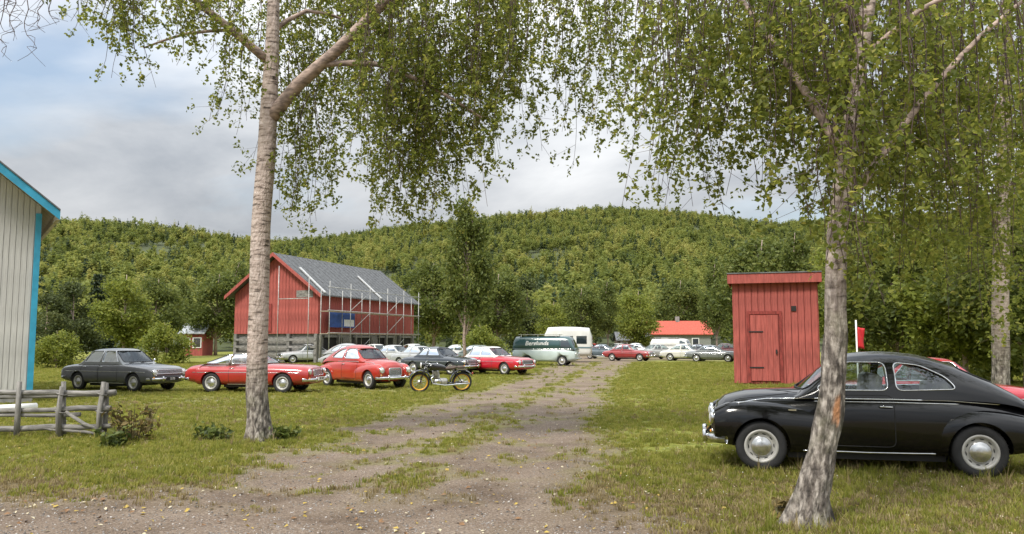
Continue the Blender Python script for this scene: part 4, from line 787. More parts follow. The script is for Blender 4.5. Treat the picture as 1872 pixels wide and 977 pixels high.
# ---- rounded fastback two-door of the fifties (the black car)
def arcp(cx, cz, r_, a0, a1, n=14): return [(cx+r_*math.cos(R(a0+(a1-a0)*i/n)), cz+r_*math.sin(R(a0+(a1-a0)*i/n))) for i in range(n+1)]
def fastback(door=True):
    sp = dict(wb=2.60, rw=.325, track=1.31, belt=.98, archk=1.12)
    sp['body'] = [(2.06, .40, .70, .34, 2.2, 2.2, .5), (2.00, .32, .84, .46, 2.4, 2.6, .5), (1.85, .27, .945, .56, 2.5, 3, .5), (1.50, .25, 1.015, .63, 2.6, 4, .5), (1.0, .24, 1.045, .675, 2.8, 5, .5), (.55, .235, 1.05, .715, 3.4, 6, .5), (0, .235, 1.04, .745, 4, 6, .5), (-.6, .235, 1.03, .745, 4, 6, .5), (-1.1, .24, 1.03, .72, 3.4, 5, .5), (-1.6, .27, .99, .67, 2.6, 4, .5), (-2.0, .32, .86, .58, 2.3, 3, .5), (-2.26, .40, .68, .44, 2.2, 2.4, .5), (-2.34, .46, .58, .30, 2, 2, .5)]
    sp['body'] = [((1.3+(q[0]-1.3)*.78 if q[0] > 1.3 else q[0]),)+q[1:] for q in sp['body']]
    ff = [(2.10, .50, .70, .07, 2, 2, .5), (2.05, .40, .80, .14, 2.1, 2.1, .5), (1.85, .33, .875, .185, 2.2, 2.4, .52), (1.5, .28, .90, .205, 2.2, 3, .55), (1.1, .25, .885, .20, 2.2, 3, .55), (.7, .25, .83, .17, 2.2, 3, .55), (.25, .26, .76, .12, 2.2, 3, .5), (-.1, .28, .68, .06, 2.2, 2.5, .5)]
    rf_ = [(-.55, .30, .62, .05, 2, 2.4, .5), (-.75, .26, .72, .11, 2.2, 3, .5), (-1.0, .25, .81, .165, 2.2, 3, .55), (-1.3, .26, .845, .19, 2.2, 3, .55), (-1.65, .29, .81, .185, 2.2, 2.6, .55), (-1.95, .34, .73, .16, 2.2, 2.3, .5), (-2.2, .42, .62, .11, 2, 2, .5), (-2.30, .48, .55, .06, 2, 2, .5)]
    ff = [((1.3+(q[0]-1.3)*.78 if q[0] > 1.3 else q[0]),)+q[1:] for q in ff]
    sp['fenders'] = [(.585, ff), (.595, rf_)]
    sp['cabin'] = [(.86, .95, .985, .62), (.72, .95, 1.10, .645), (.52, .95, 1.30, .665), (.34, .95, 1.455, .675), (.10, .95, 1.53, .68), (-.30, .95, 1.56, .68), (-.75, .95, 1.52, .675), (-1.15, .95, 1.40, .66), (-1.5, .93, 1.235, .63), (-1.8, .88, 1.06, .58), (-2.05, .80, .90, .5)]
    sp['side_windows'] = [[(.60, 1.06), (-.28, 1.065), (-.28, 1.42), (.20, 1.42)], [(-.38, 1.065), (-1.10, 1.09), (-.98, 1.24), (-.70, 1.385), (-.38, 1.42)]]
    sp['wr'] = .08; sp['ws'] = [(.52, 1.06), (.46, 1.42)]; sp['rearw'] = [(.40, 1.17), (.36, 1.36)]; sp['cp'] = 2.7; sp['tum'] = .17; sp['wsx'] = .9; sp['rwx'] = .55
    sp['side_lines'] = [('door_seam*', rpoly([(.56, .36), (.56, 1.0), (-.33, 1.0), (-.33, .36)], .08), MT['rubber'], .0055), ('belt_trim', [(1.6, .875), (1.2, .93), (.5, .955), (-.3, .955), (-1.0, .945), (-1.6, .90)], MT['chrome'], .011), ('lower_trim', [(.62, .915), (-.3, .918), (-1.1, .905)], MT['chrome'], .008), ('sill_trim', [(.78, .285), (0, .275), (-.80, .285)], MT['chrome'], .014), ('hood_seam', [(.92, 1.0), (1.2, .965), (1.55, .92), (1.75, .85)], MT['rubber'], .005)]
    sp['handles'] = [(-.17, .865)]; sp['lamps'] = [(.585, .675, .092, MT['lamp'], 1, True), (.62, .50, .03, MT['amber'], 1, True), (.60, .58, .045, MT['redlamp'], -1, True)]
    sp['grille'] = [(.27, .46, .74, 9, False, MT['chrome'])]; sp['bumpers'] = [(1, .40, .74, .10, .055, .16), (-1, .42, .74, .10, .055, .16)]
    sp['seatx'] = ((.0, .30), (-.82, .20)); sp['steerx'] = .45; return sp
# ---- three-box saloon / coupe from a few measures
def saloon(Lf=2.05, Lr=-2.2, W=.80, belt=.92, hood=.93, trunk=.90, roof=1.40, wsb=.62, wst=.18, rt=-.72, rb=-1.2, wb=2.5, nose=.78, two_door=True, boxy=3.6, rw=.31, bp=-.35):
    sp = dict(wb=wb, rw=rw, track=W*2*.84, belt=belt, archk=1.13, axoff=(Lf+Lr)/2*.2)
    b_ = boxy
    sp['body'] = [(Lf, .40, nose-.08, W*.80, 3, 3, .5), (Lf-.04, .30, nose, W*.90, b_, b_, .5), (Lf-.25, .25, nose+.07, W*.955, b_, b_, .52), (Lf-.8, .23, (nose+hood)/2+.05, W*.985, b_, b_+1, .55), (wsb+.05, .22, hood+.015, W, b_, b_+1, .55), (0, .22, belt+.02, W*1.0, b_, b_+1, .55), (rt, .22, belt+.02, W*.995, b_, b_+1, .55), (rb-.05, .23, belt, W*.985, b_, b_+1, .55), (Lr+.55, .25, trunk, W*.965, b_, b_+1, .54), (Lr+.15, .29, trunk-.05, W*.92, b_, b_, .52), (Lr+.03, .33, trunk-.12, W*.87, b_, b_, .5), (Lr, .42, trunk-.2, W*.78, 3, 3, .5)]
    cw = W*.90; e = belt-.05
    sp['cabin'] = [(wsb+.08, e, belt+.0, cw), (wsb-.06, e, belt+.13, cw), ((wsb+wst)/2, e, (belt+roof)/2+.03, cw), (wst, e, roof-.045, cw), (wst-.25, e, roof, cw), ((wst+rt)/2, e, roof+.005, cw), (rt, e, roof-.03, cw), (rt*.7+rb*.3, e, (roof*.74+belt*.26), cw*.99), (rt*.3+rb*.7, e, roof*.30+belt*.70+.02, cw*.97), (rb-.08, e, belt, cw*.95)]
    z0, z1 = belt+.055, roof-.085; sp['side_windows'] = [[(wsb-.17, z0), (bp+.05, z0), (bp+.05, z1), (wst-.08, z1)], [(bp-.04, z0), (rb+.24, z0), (rt+.02, z1), (bp-.04, z1)]]
    sp['ws'] = [(cw*.84, belt+.06), (cw*.70, roof-.09)]; sp['rearw'] = [(cw*.80, belt+.09), (cw*.66, roof-.10)]; sp['cp'] = 4.0; sp['tum'] = .20; sp['wsx'] = (wst-((wsb+rb)/2))*.8; sp['rwx'] = (((wsb+rb)/2)-rt)*.6
    sp['side_lines'] = [('door_seam*', rpoly([(wsb-.10, .32), (wsb-.10, belt-.02), (bp, belt-.02), (bp, .32)], .05), MT['rubber'], .006), ('side_trim', [(Lf-.3, .66), (0, .665), (Lr+.3, .66)], MT['chrome'], .010), ('sill_trim', [(wb/2-.5, .275), (-wb/2+.5, .275)], MT['chrome'], .012)]
    if not two_door: sp['side_lines'].append(('rear_door_seam*', rpoly([(bp-.03, .32), (bp-.03, belt-.02), (rb+.22, belt-.02), (rb+.12, .45), (rb+.25, .32)], .05), MT['rubber'], .006))
    sp['handles'] = [(bp+.16, belt-.10)]+([] if two_door else [(rb+.42, belt-.10)])
    sp['lamps'] = [(W*.74, nose-.13, .088, MT['lamp'], 1, True), (W*.80, .47, .035, MT['amber'], 1, False), (W*.74, trunk-.26, .06, MT['redlamp'], -1, True)]
    sp['grille'] = [(W*.52, nose-.24, nose-.04, 6, False, MT['chrome'])]; sp['bumpers'] = [(1, .43, W*.97, .09, .05, .2), (-1, .44, W*.97, .09, .05, .2)]
    sp['seatx'] = ((bp+.12, .26), (rt-.02, .18)); sp['steerx'] = wsb-.32; sp['mirrors'] = [(wsb-.2, belt-.03)]; return sp
black = mat('black_car_enamel', (.004, .004, .0045), .16, 0, coat=.55, spec=.25, var=.2, vscale=2)
def face(front, rear, half):
    """centre and heading from the two ground points of the wheels nearest the camera"""
    d_ = (front-rear).normalized(); mid = (front+rear)/2; n = Vector((-d_.y, d_.x, 0)); n = n if n.dot(mid) > 0 else -n; return mid+n*half, math.atan2(d_.y, d_.x)
fa, fb = G(1394, 861), G(1791, 875); ctr, hd = face(fa, fb, .66); ctr0 = ctr.copy()
spb = fastback(); spb['plate'] = ('2173', 1, .36, MT['plate_black'], MT['white_ink']); spb['capm'] = MT['hub']
def badge(c, SA, SB):
    for s_ in (1, -1): p = SA.side(.90, .80, s_, .006); q = MB(); q.box(p.x-.05, p.x+.05, p.y-.003, p.y+.003, p.z-.008, p.z+.010); q.build('fender_badge', MT['chrome'], c)
spb['extra'] = [('badge', badge)]
make_car('vintage_car', 'glossy black rounded fastback two-door car parked in the right foreground', ctr, hd, spb, black)
CG = 'old cars parked on the grass'
def place(px, py, deg): p = G(px, py); return p, R(deg)
# dark grey saloon on the left
sp = saloon(Lf=2.15, Lr=-2.3, W=.82, belt=.92, roof=1.44, two_door=False, boxy=4.2, wsb=.70, wst=.25, rt=-.95, rb=-1.35, wb=2.65, bp=-.30); sp['plate'] = ('2173', 1, .43, MT['plate_black'], MT['white_ink']); sp['grille'] = [(.62, .60, .74, 5, False, MT['chrome'])]; sp['capm'] = MT['hub']
p, h = place(226, 713, -24); make_car('parked_car', 'slate grey four-door saloon with chrome bumper beside the white house', p, h, sp, paint('slate_grey_enamel', (.085, .088, .095)), CG, paint('pale_grey_roof', (.20, .21, .21)))
# long red coupe
sp = saloon(Lf=2.15, Lr=-2.25, W=.82, belt=.90, hood=.93, trunk=.93, roof=1.34, wsb=.55, wst=.0, rt=-.65, rb=-1.75, wb=2.5, nose=.82, boxy=3.2, rw=.32, bp=-.62); sp['plate'] = ('DB 7427', 1, .46, MT['plate'], MT['ink']); sp['grille'] = [(.40, .56, .76, 9, False, MT['chrome'])]
fa, fb = G(545, 727), G(387, 720); ctr, hd = face(fa, fb, .69); ctr = G(470, 716); make_car('parked_car', 'long red coupe with sloping back behind the forked birch', ctr, R(-9), sp, paint('bright_red_enamel', (.36, .022, .020)), CG)
# rounded red car behind it
sp = fastback(); sp['plate'] = ('A 1952', 1, .38, MT['plate_black'], MT['white_ink']); sp['side_lines'] = sp['side_lines'][:2]; sp['plate'] = None
p, h = place(664, 708, -44); make_car('parked_car', 'rounded red fifties car right of the long red coupe', p, h, sp, paint('orange_red_enamel', (.40, .030, .018)), CG)
# pale rounded car behind
sp = fastback(); p, h = place(640, 676, -40); make_car('parked_car', 'pale grey rounded car behind the red pair', p, h, sp, paint('pale_grey_enamel', (.33, .34, .33)), CG)
# red and white saloon
sp = saloon(Lf=2.2, Lr=-2.3, W=.83, roof=1.42, two_door=False, bp=-.3, wsb=.65, rb=-1.3, rt=-.9, wb=2.65)
p, h = place(902, 684, -38); make_car('parked_car', 'bright red saloon with white roof left of the teal van', p, h, sp, paint('signal_red_enamel', (.48, .012, .030)), CG, paint('white_roof_enamel', (.72, .71, .68)))
# dark green-black car behind the open tourer
sp = saloon(roof=1.40); p, h = place(806, 684, -35); make_car('parked_car', 'dark blue-grey car just behind the black motorcycle', p, h, sp, paint('blue_black_enamel', (.030, .038, .048)), CG)
sp = saloon(roof=1.42, W=.8); p, h = place(725, 668, -30); make_car('parked_car', 'pale metallic car in front of the barn scaffold', p, h, sp, paint('silver_enamel', (.40, .41, .40)), CG)
# vintage motorcycle with yellow rims
def motorcycle(loc, hd):
    c = thing('motorcycle', loc, 'black vintage motorcycle with yellow wheel rims on the grass', 'motorcycle', None, hd); c.rotation_euler.x = R(-7)
    bk = paint('black_motorcycle_enamel', (.010, .010, .011)); yel = mat('yellow_rim_enamel', (.62, .33, .02), .4, var=.12); alu = mat('cast_aluminium', (.52, .51, .48), .38, .8, var=.2, vscale=14); lea = mat('worn_leather', (.07, .045, .03), .6, var=.3)
    rw = .335
    for x in (.72, -.70):
        w_ = MB().lathe([(rw-.075, -.03), (rw-.06, -.048), (rw-.02, -.05), (rw, -.02), (rw, .02), (rw-.02, .05), (rw-.06, .048), (rw-.075, .03)], (0, 0, 0), (0, 1, 0), 36, False).build('wheel', MT['tyre'], c); w_.location = (x, 0, rw)
        MB().lathe([(rw-.08, -.03), (rw-.068, -.036), (rw-.066, .036), (rw-.08, .03), (rw-.105, .018), (rw-.105, -.018), (rw-.08, -.03)], (0, 0, 0), (0, 1, 0), 36, False).build('rim', yel, w_)
        MB().lathe([(.02, -.07), (.075, -.05), (.085, 0), (.075, .05), (.02, .07)], (0, 0, 0), (0, 1, 0), 20).build('hub', alu, w_)
        for k in range(20):
            a = k*math.pi/10; q = a+(.35 if k % 2 else -.35); sd = .03 if k % 4 < 2 else -.03
            MB().tube([(math.cos(q)*.07, sd, math.sin(q)*.07), (math.cos(a)*(rw-.10), 0, math.sin(a)*(rw-.10))], .004, 4, False).build('spoke', MT['chrome'], w_)
    for x, a0, a1 in ((.72, 20, 195), (-.70, -5, 150)):
        V = []; aa_ = np.linspace(a0, a1, 18); m = 7
        for a in aa_:
            for t in np.linspace(-1, 1, m): rr = rw+.045+.03*(1-t*t); V.append((x+rr*math.cos(R(a)), .085*t, rw+rr*math.sin(R(a))))
        f_ = MB(); f_.add(V, [(i*m+j, (i+1)*m+j, (i+1)*m+j+1, i*m+j+1) for i in range(17) for j in range(m-1)], True); o = f_.build('mudguard', bk, c); o.modifiers.new('s', 'SOLIDIFY').thickness = .006
    for y in (-.085, .085):
        MB().tube([(.72, y, rw), (.60, y, .68), (.53, y*.9, .93)], .02, 8).build('fork_leg', bk, c)
        MB().tube([(-.70, y, rw), (-.45, y, .66), (-.36, y*.8, .74)], .015, 6).build('rear_strut', bk, c); MB().tube([(-.70, y, rw), (-.15, y, .30)], .016, 6).build('chain_stay', bk, c)
    MB().tube([(.52, 0, .86), (.38, 0, .42), (.20, 0, .24), (-.25, 0, .24), (-.30, 0, .72), (.50, 0, .88)], .018, 8).build('frame', bk, c)
    v, f = loft([(.47, .80, .90, .04, 2, 2, .5), (.40, .74, .95, .12, 2.4, 2.4, .55), (.15, .72, .96, .135, 2.6, 2.6, .55), (-.08, .72, .90, .09, 2.4, 2.4, .5), (-.16, .74, .84, .04, 2, 2, .5)], 4, 20); b_ = MB(); b_.add(v, f, True); tk = b_.build('tank', bk, c); MB().lathe([(.035, 0), (.035, .02), (0, .025)], (.15, 0, .955), (0, 0, 1), 14).build('filler_cap', MT['chrome'], tk)
    v, f = loft([(-.12, .76, .82, .06, 2, 2, .5), (-.2, .74, .85, .12, 2.4, 2.4, .5), (-.42, .76, .88, .15, 2.4, 2.4, .5), (-.50, .80, .87, .10, 2, 2, .5)], 4, 18); b_ = MB(); b_.add(v, f, True); b_.build('saddle', lea, c)
    MB().box(-.78, -.52, -.11, .11, .80, .87, .03).build('pillion_pad', lea, c, True); MB().box(-.86, -.5, -.10, .10, .765, .785).build('rear_rack', MT['chrome'], c)
    en = MB().box(-.22, .26, -.11, .11, .24, .46, .05).build('engine', alu, c, True)
    for y in (-.02,): MB().lathe([(.075, .44), (.078, .70), (.05, .73), (0, .735)], (.14, y, 0), (.12, 0, 1), 16).build('cylinder', alu, en)
    for k in range(7): MB().box(.06+k*.005, .27+k*.005, -.115, .095, .49+k*.033, .50+k*.033).build('cooling_fin', alu, en)
    MB().lathe([(.10, -.125), (.105, -.14), (.06, -.15), (0, -.152)], (.10, 0, .35), (0, 1, 0), 18).build('engine_cover', MT['chrome'], en); MB().lathe([(.10, .125), (.105, .14), (.06, .15), (0, .152)], (.10, 0, .35), (0, 1, 0), 18).build('engine_cover', MT['chrome'], en)
    for y in (-.15, .15): MB().tube([(.22, y*.5, .60), (.36, y*.9, .48), (.30, y, .30), (-.1, y, .25), (-.35, y, .26), (-.5, y, .28), (-.95, y, .30)], [.02, .022, .022, .022, .035, .042, .03], 10).build('exhaust', MT['chrome'], c)
    MB().tube([(.36, .36, .96), (.45, .30, 1.0), (.52, .12, .98), (.53, 0, .96), (.52, -.12, .98), (.45, -.30, 1.0), (.36, -.36, .96)], .013, 8).build('handlebar', MT['chrome'], c)
    for y in (-.35, .35): MB().tube([(.38, y, .965), (.30, y*1.05, .945)], .019, 8).build('grip', MT['rubber'], c)
    hl = MB().lathe([(0, -.15), (.06, -.12), (.095, -.02), (.10, .01)], (.68, 0, .90), (1, 0, -.05), 20).build('headlight', bk, c); MB().lathe([(.10, .0), (.105, .015), (.092, .02), (.07, .032), (0, .04)], (.68, 0, .90), (1, 0, -.05), 20).build('lens', MT['lamp'], hl)
    MB().lathe([(.035, 0), (.03, -.03), (0, -.04)], (-1.04, 0, .62), (1, 0, 0), 12).build('tail_lamp', MT['redlamp'], c); MB().tube([(.02, -.1, .26), (-.02, -.30, .02)], .014, 6).build('side_stand', bk, c)
p = G(806, 717); motorcycle(p, R(180+14))
# teal van with lettering
def van(name, label, loc, hd, body_m, top_m, Lf=2.2, Lr=-2.3, W=.86, roof=2.02, group=None, letters=None, band=True):
    c = thing(name, loc, label, 'van', group, hd); z1 = 1.05
    b_ = [(Lf, .45, .95, W*.75, 3, 3, .5), (Lf-.05, .34, 1.08, W*.90, 4, 3.6, .5), (Lf-.4, .28, 1.16, W*.98, 5, 5, .5), (0, .26, 1.18, W, 6, 6, .5), (Lr+.15, .28, 1.18, W*.98, 6, 5, .5), (Lr, .40, 1.14, W*.90, 4, 4, .5)]
    cyl = [cylY(sx*1.25, .34, .39, (W-.2) if s_ > 0 else -W-.5, (W+.5) if s_ > 0 else -(W-.2)) for sx in (1, -1) for s_ in (1, -1)]
    v, f = cut(*loft(b_, 4, 28), cyl); q = MB(); q.add(v, f, True); q.build('body', body_m, c)
    cs = [(Lf-.03, 1.05, 1.1, W*.9), (Lf-.15, 1.05, 1.4, W*.94), (Lf-.38, 1.05, roof-.12, W*.95), (Lf-.65, 1.05, roof, W*.96), (-.5, 1.05, roof+.02, W*.965), (Lr+.2, 1.05, roof-.02, W*.95), (Lr+.05, 1.05, roof-.3, W*.93), (Lr, 1.05, 1.3, W*.9)]; out_ = cabin(cs, 4, 25, 0, 0, .10, 4.5); q = MB(); q.add(*out_, True); q.build('upper_body', top_m, c); SO = Surf([out_, (v, f)])
    for s_ in (1, -1):
        patch(rpoly([(Lf-.32, 1.25), (Lf-1.05, 1.25), (Lf-1.05, 1.75), (Lf-.55, 1.75)], .06), lambda x, z: SO.side(x, z, s_, .006), 2).build('side_window', MT['pane'], c)
        MB().tube([SO.side(x, 1.13, s_, .004) for x in np.linspace(Lf-.15, Lr+.1, 24)], .016, 5).build('side_trim', MT['chrome'], c)
        MB().tube([SO.side(Lf-1.12, z, s_, .002) for z in np.linspace(.4, 1.8, 14)], .006, 4).build('door_seam', MT['rubber'], c)
        for sx in (1, -1): wheel(c, sx*1.25, s_*(W-.14), .33, .17, MT['hub'], MT['wheel_grey'])
        lm = SO.end(s_*W*.7, .82, 1, -.02); MB().lathe([(.10, 0), (.10, .03), (.06, .06), (0, .07)], lm, (1, 0, 0), 18).build('headlight', MT['lamp'], c)
    patch(rpoly([(-W*.78, 1.3), (W*.78, 1.3), (W*.72, 1.78), (-W*.72, 1.78)], .08), lambda y, z: SO.end(y, z, 1, .006), 2).build('windscreen', MT['pane'], c)
    for e in (1, -1): MB().box(min(e*2.24, e*2.34)-(.0 if e > 0 else .03), max(e*2.24, e*2.34)-(0 if e > 0 else .03), -W*.9, W*.9, .40, .52, .03).build('bumper', MT['chrome'], c)
    if letters:
        for s_ in (1, -1): text_on(letters, .42, MT['white_ink'], c, (-.55, s_*(abs(SO.side(-.55, 1.52, s_, 0).y)+.012), 1.52), (R(90), 0, 0 if s_ < 0 else R(180)), 'lettering', .25, .008)
    MB().box(-1.9, 1.0, -W*.7, W*.7, roof+.10, roof+.13).build('roof_rack', MT['steel'], c)
    for x in (-1.7, -.5, .8):
        for s_ in (1, -1): MB().box(x-.02, x+.02, s_*W*.68-.02, s_*W*.68+.02, roof-.06, roof+.1).build('rack_leg', MT['steel'], c)
    return c
p = G(1000, 668); van('delivery_van', 'pale van with dark teal upper body and white Berglunds lettering', p, R(-16), paint('pale_mint_enamel', (.50, .58, .56)), paint('dark_teal_enamel', (.035, .085, .088)), letters='Berglunds')
p = G(1228, 651); van('delivery_van', 'white van parked in front of the red-roofed house', p, R(-28), paint('white_van_enamel', (.66, .66, .63)), paint('white_van_top', (.66, .66, .63)), roof=1.95)
# caravan behind the teal van
pcv = P(1040, 650, 66); cv = thing('caravan', (pcv.x, 66, 0), 'tall white caravan standing behind the teal van', 'caravan', None, R(-8)); cw_ = paint('caravan_white', (.68, .68, .65))
q = MB(); q.add(*loft([(1.9, .75, 2.2, 1.0, 6, 6, .5), (1.7, .5, 2.75, 1.08, 8, 8, .5), (-1.6, .5, 2.8, 1.08, 8, 8, .5), (-1.9, .75, 2.3, 1.0, 6, 6, .5)], 3, 28), True); q.build('body', cw_, cv)
for x in (-1.2, .0, 1.1): MB().box(x-.42, x+.42, -1.10, -1.06, 1.45, 2.1, .02).build('window', MT['pane'], cv)
MB().box(-1.9, 1.9, -1.095, -1.075, 1.1, 1.22).build('stripe', paint('caravan_stripe', (.12, .18, .2)), cv); wheel(cv, 0, -.95, .33, .18, MT['hub'], MT['wheel_grey']); wheel(cv, 0, .95, .33, .18, MT['hub'], MT['wheel_grey']); MB().tube([(1.8, 0, .5), (2.9, 0, .42)], .05, 8).build('drawbar', MT['steel'], cv)
# far row of cars
FR = [(1088, 648, -32, (.42, .02, .025), 'red car parked just right of the teal van'), (1128, 650, -150, (.50, .50, .48), 'silver car facing left beside the red car right of the teal van'), (1168, 652, -22, (.66, .66, .64), 'white car in the far row left of the white van'), (1283, 655, -30, (.05, .05, .058), 'dark car in the far row right of the white van'),
      (1322, 653, -160, (.20, .04, .04), 'maroon car at the edge of the red shed in the far row'), (760, 660, -25, (.55, .56, .54), 'white car seen past the barn corner in the back row'), (700, 652, -150, (.62, .61, .58), 'cream car under the barn scaffold'), (845, 664, -28, (.58, .58, .56), 'white car between the pale-trunked birch and the red and white saloon'), (560, 664, -150, (.45, .46, .47), 'silver car below the barn gable, left of the pale rounded car'),
      (1106, 656, -25, (.07, .10, .12), 'dark blue car in front of the silver car in the far row'), (1196, 657, -155, (.34, .34, .32), 'grey car between the white car and the white van'), (1256, 660, -28, (.60, .58, .52), 'cream car in front of the white van and the dark car'), (1305, 662, -24, (.16, .17, .17), 'smoke-grey car by the left wall of the red shed'), (1150, 660, -30, (.28, .03, .03), 'deep red car in front of the white far-row car'),
      (690, 664, -35, (.60, .60, .57), 'white car directly behind the rounded red car roof'), (770, 672, -38, (.36, .37, .37), 'light grey car between the rounded red car and the motorcycle handlebar'), (880, 668, -30, (.10, .13, .11), 'bottle green car behind the red and white saloon')]
for i, (px, py, dg_, co_, lab) in enumerate(FR):
    sp = saloon(roof=1.38+.04*(i % 3), boxy=3.2+.3*(i % 4), rb=-1.25-.15*(i % 3)); sp['detail'] = False; sp['mirrors'] = []; p, h = place(px, py, dg_); make_car('parked_car', lab, p, h, sp, paint('far_enamel_%s' % lab.split()[0], co_), CG)
# red car and flag behind the black car
sp = saloon(roof=1.40, W=.82); p = P(1650, 700, 15.5); make_car('parked_car', 'red car behind the black fastback, seen through its windows', (p.x, 15.5, 0), R(172), sp, paint('cherry_enamel', (.42, .015, .03)), CG)
p = P(1569, 700, 17.5); fl = thing('flag', (p.x, 17.5, 0), 'small red flag on a white pole behind the black car', 'flag'); MB().tube([(0, 0, 0), (0, 0, 2.15)], .018, 8).build('pole', MT['plate'], fl)
V = []; nn = 9
for i in range(nn):
    for j in range(6): V.append((.02+.15*j/5, .04*math.sin(j*1.3+i*.5), 1.55+.45*i/(nn-1)-.03*j/5))
b_ = MB(); b_.add(V, [(i*6+j, i*6+j+1, (i+1)*6+j+1, (i+1)*6+j) for i in range(nn-1) for j in range(5)], True); o = b_.build('cloth', mat('red_flag_cloth', (.50, .02, .025), .7, var=.1), fl); sd_ = o.modifiers.new('s', 'SOLIDIFY'); sd_.thickness = .004
# ------------------------------------------------------------------ ground cover
grassm = leafmat('grass_blades', [(0, (.105, .125, .020)), (.4, (.19, .21, .034)), (.75, (.28, .27, .06)), (1, (.40, .34, .14))], .5, .6, True)
drym = leafmat('dry_grass_blades', [(0, (.13, .105, .045)), (.5, (.24, .19, .09)), (1, (.36, .295, .16))], .3, .7, True)
def tuft(seed, n, h, sp_, m, w_=.006):
    r = np.random.default_rng(seed); V = []; 
    a = r.uniform(0, 6.283, n); d_ = r.uniform(0, sp_, n); bx, by = d_*np.cos(a), d_*np.sin(a); hh = h*r.uniform(.45, 1.15, n); la = r.uniform(0, 6.283, n); ln = hh*r.uniform(.15, .8, n); wa = la+1.57
    wx, wy = np.cos(wa)*w_, np.sin(wa)*w_; lx, ly = np.cos(la)*ln, np.sin(la)*ln; z = np.zeros(n)
    V = np.stack([np.stack([bx-wx, by-wy, z-.01], -1), np.stack([bx+wx, by+wy, z-.01], -1), np.stack([bx+lx*.4+wx*.7, by+ly*.4+wy*.7, hh*.62], -1), np.stack([bx+lx*.4-wx*.7, by+ly*.4-wy*.7, hh*.62], -1), np.stack([bx+lx, by+ly, hh], -1)], 1).reshape(-1, 3)
    i = np.arange(n)*5; F_ = np.concatenate([np.stack([i, i+1, i+2], -1), np.stack([i, i+2, i+3], -1), np.stack([i+3, i+2, i+4], -1)]); return np_mesh('tuft', V, F_, m, False, np.tile(r.uniform(0, 1, n), 3))
def spread(n, y0, y1, seed, pw=1.0):
    r = np.random.default_rng(seed); y = y0+(y1-y0)*r.uniform(0, 1, n)**pw; x = r.uniform(-.70, .70, n)*y; return x, y, r
def gz(x, y): return zground(x, y)-.015*gravel_mask(x, y)
def mk(x, y, r, s0, s1, z=0): n = len(x); s_ = r.uniform(s0, s1, n); return np.stack([x, y, gz(x, y)+z], -1), np.stack([r.normal(0, .12, n), r.normal(0, .12, n), r.uniform(0, 6.28, n)], -1), np.stack([s_, s_, s_*r.uniform(.7, 1.3, n)], -1)
x, y, r = spread(150000, 6, 64, 3, 1.75); g_ = gravel_mask(x, y); d_ = dry_mask(x, y); clump = fbm(x, y, 1.6, 15); k = (r.uniform(0, 1, len(x)) > g_*1.25)&(r.uniform(0, 1, len(x)) > d_*.75)&(clump > .30)
x, y = x[k], y[k]; a_, b_, c_ = mk(x, y, r, .6, 1.25); c_ *= ((.6+.8*fbm(x, y, .9, 19))*np.interp(y, [6, 20, 40, 64], [.95, 1.0, 1.35, 1.6]))[:, None]
scatter('grass', a_, b_, c_, [tuft(1, 16, .060, .07, grassm), tuft(2, 18, .045, .09, grassm), tuft(3, 14, .075, .06, grassm), tuft(4, 20, .038, .10, grassm, .008)], 'short green grass on both sides of the drive', 'grass')
x, y, r = spread(60000, 6, 24, 4, 1.1); g_ = gravel_mask(x, y); d_ = dry_mask(x, y); k = (r.uniform(0, 1, len(x)) > g_*1.1)&(r.uniform(0, 1, len(x)) < d_+.08)
x, y = x[k], y[k]; a_, b_, c_ = mk(x, y, r, .5, 1.2)
scatter('dry_grass', a_, b_, c_, [tuft(11, 12, .05, .08, drym), tuft(12, 14, .035, .09, drym), tuft(13, 10, .065, .06, drym)], 'dry straw-coloured grass in the foreground', 'grass')
def pebble(seed, m):
    r = np.random.default_rng(seed); bm = bmesh.new(); bmesh.ops.create_icosphere(bm, subdivisions=1, radius=.5)
    for v in bm.verts: v.co *= r.uniform(.7, 1.15); v.co.z *= .6
    me = bpy.data.meshes.new('pebble'); bm.to_mesh(me); bm.free(); me.materials.append(m); me.polygons.foreach_set('use_smooth', [True]*len(me.polygons)); return me
pm = [mat('pebble_grey', (.24, .225, .21), .9, var=.25), mat('pebble_pale', (.46, .43, .40), .9, var=.2), mat('pebble_dark', (.10, .095, .09), .9, var=.25)]
x, y, r = spread(90000, 6, 30, 6, 1.5); g_ = gravel_mask(x, y); k = r.uniform(0, 1, len(x)) < g_*.9+.03; x, y = x[k], y[k]; a_, b_, c_ = mk(x, y, r, .4, 1.0, .002); c_ *= (.010+.028*r.uniform(0, 1, len(x))**4)[:, None]
scatter('gravel', a_, b_*3, c_, [pebble(1, pm[0]), pebble(2, pm[1]), pebble(3, pm[2]), pebble(4, pm[0]), pebble(5, pm[0])], 'loose pebbles on the gravel drive', 'gravel')
fall = [mat('fallen_leaf_yellow', (.42, .30, .06), .7, var=.2), mat('fallen_leaf_brown', (.20, .11, .05), .8, var=.3), mat('fallen_leaf_pale', (.50, .44, .30), .7, var=.2)]
def fleaf(i, m): V, F_ = quads(np.zeros((1, 3)), .05, np.random.default_rng(i), 5, 1.25); return np_mesh('fallen_leaf', V, F_, m)
x, y, r = spread(9000, 6.3, 22, 8, 1.5); k = r.uniform(0, 1, len(x)) < .25+.75*sstep(1.5, 4.5, x)*sstep(13, 7, y)+.3*sstep(-3, -6, x); x, y = x[k], y[k]; a_, b_, c_ = mk(x, y, r, .5, 1.1, .012)
scatter('fallen_leaves', a_, b_*2, c_, [fleaf(i, fall[i % 3]) for i in range(6)], 'yellow and brown birch leaves fallen on the ground', 'leaves')
flm = mat('clover_flower', (.62, .60, .50), .7)
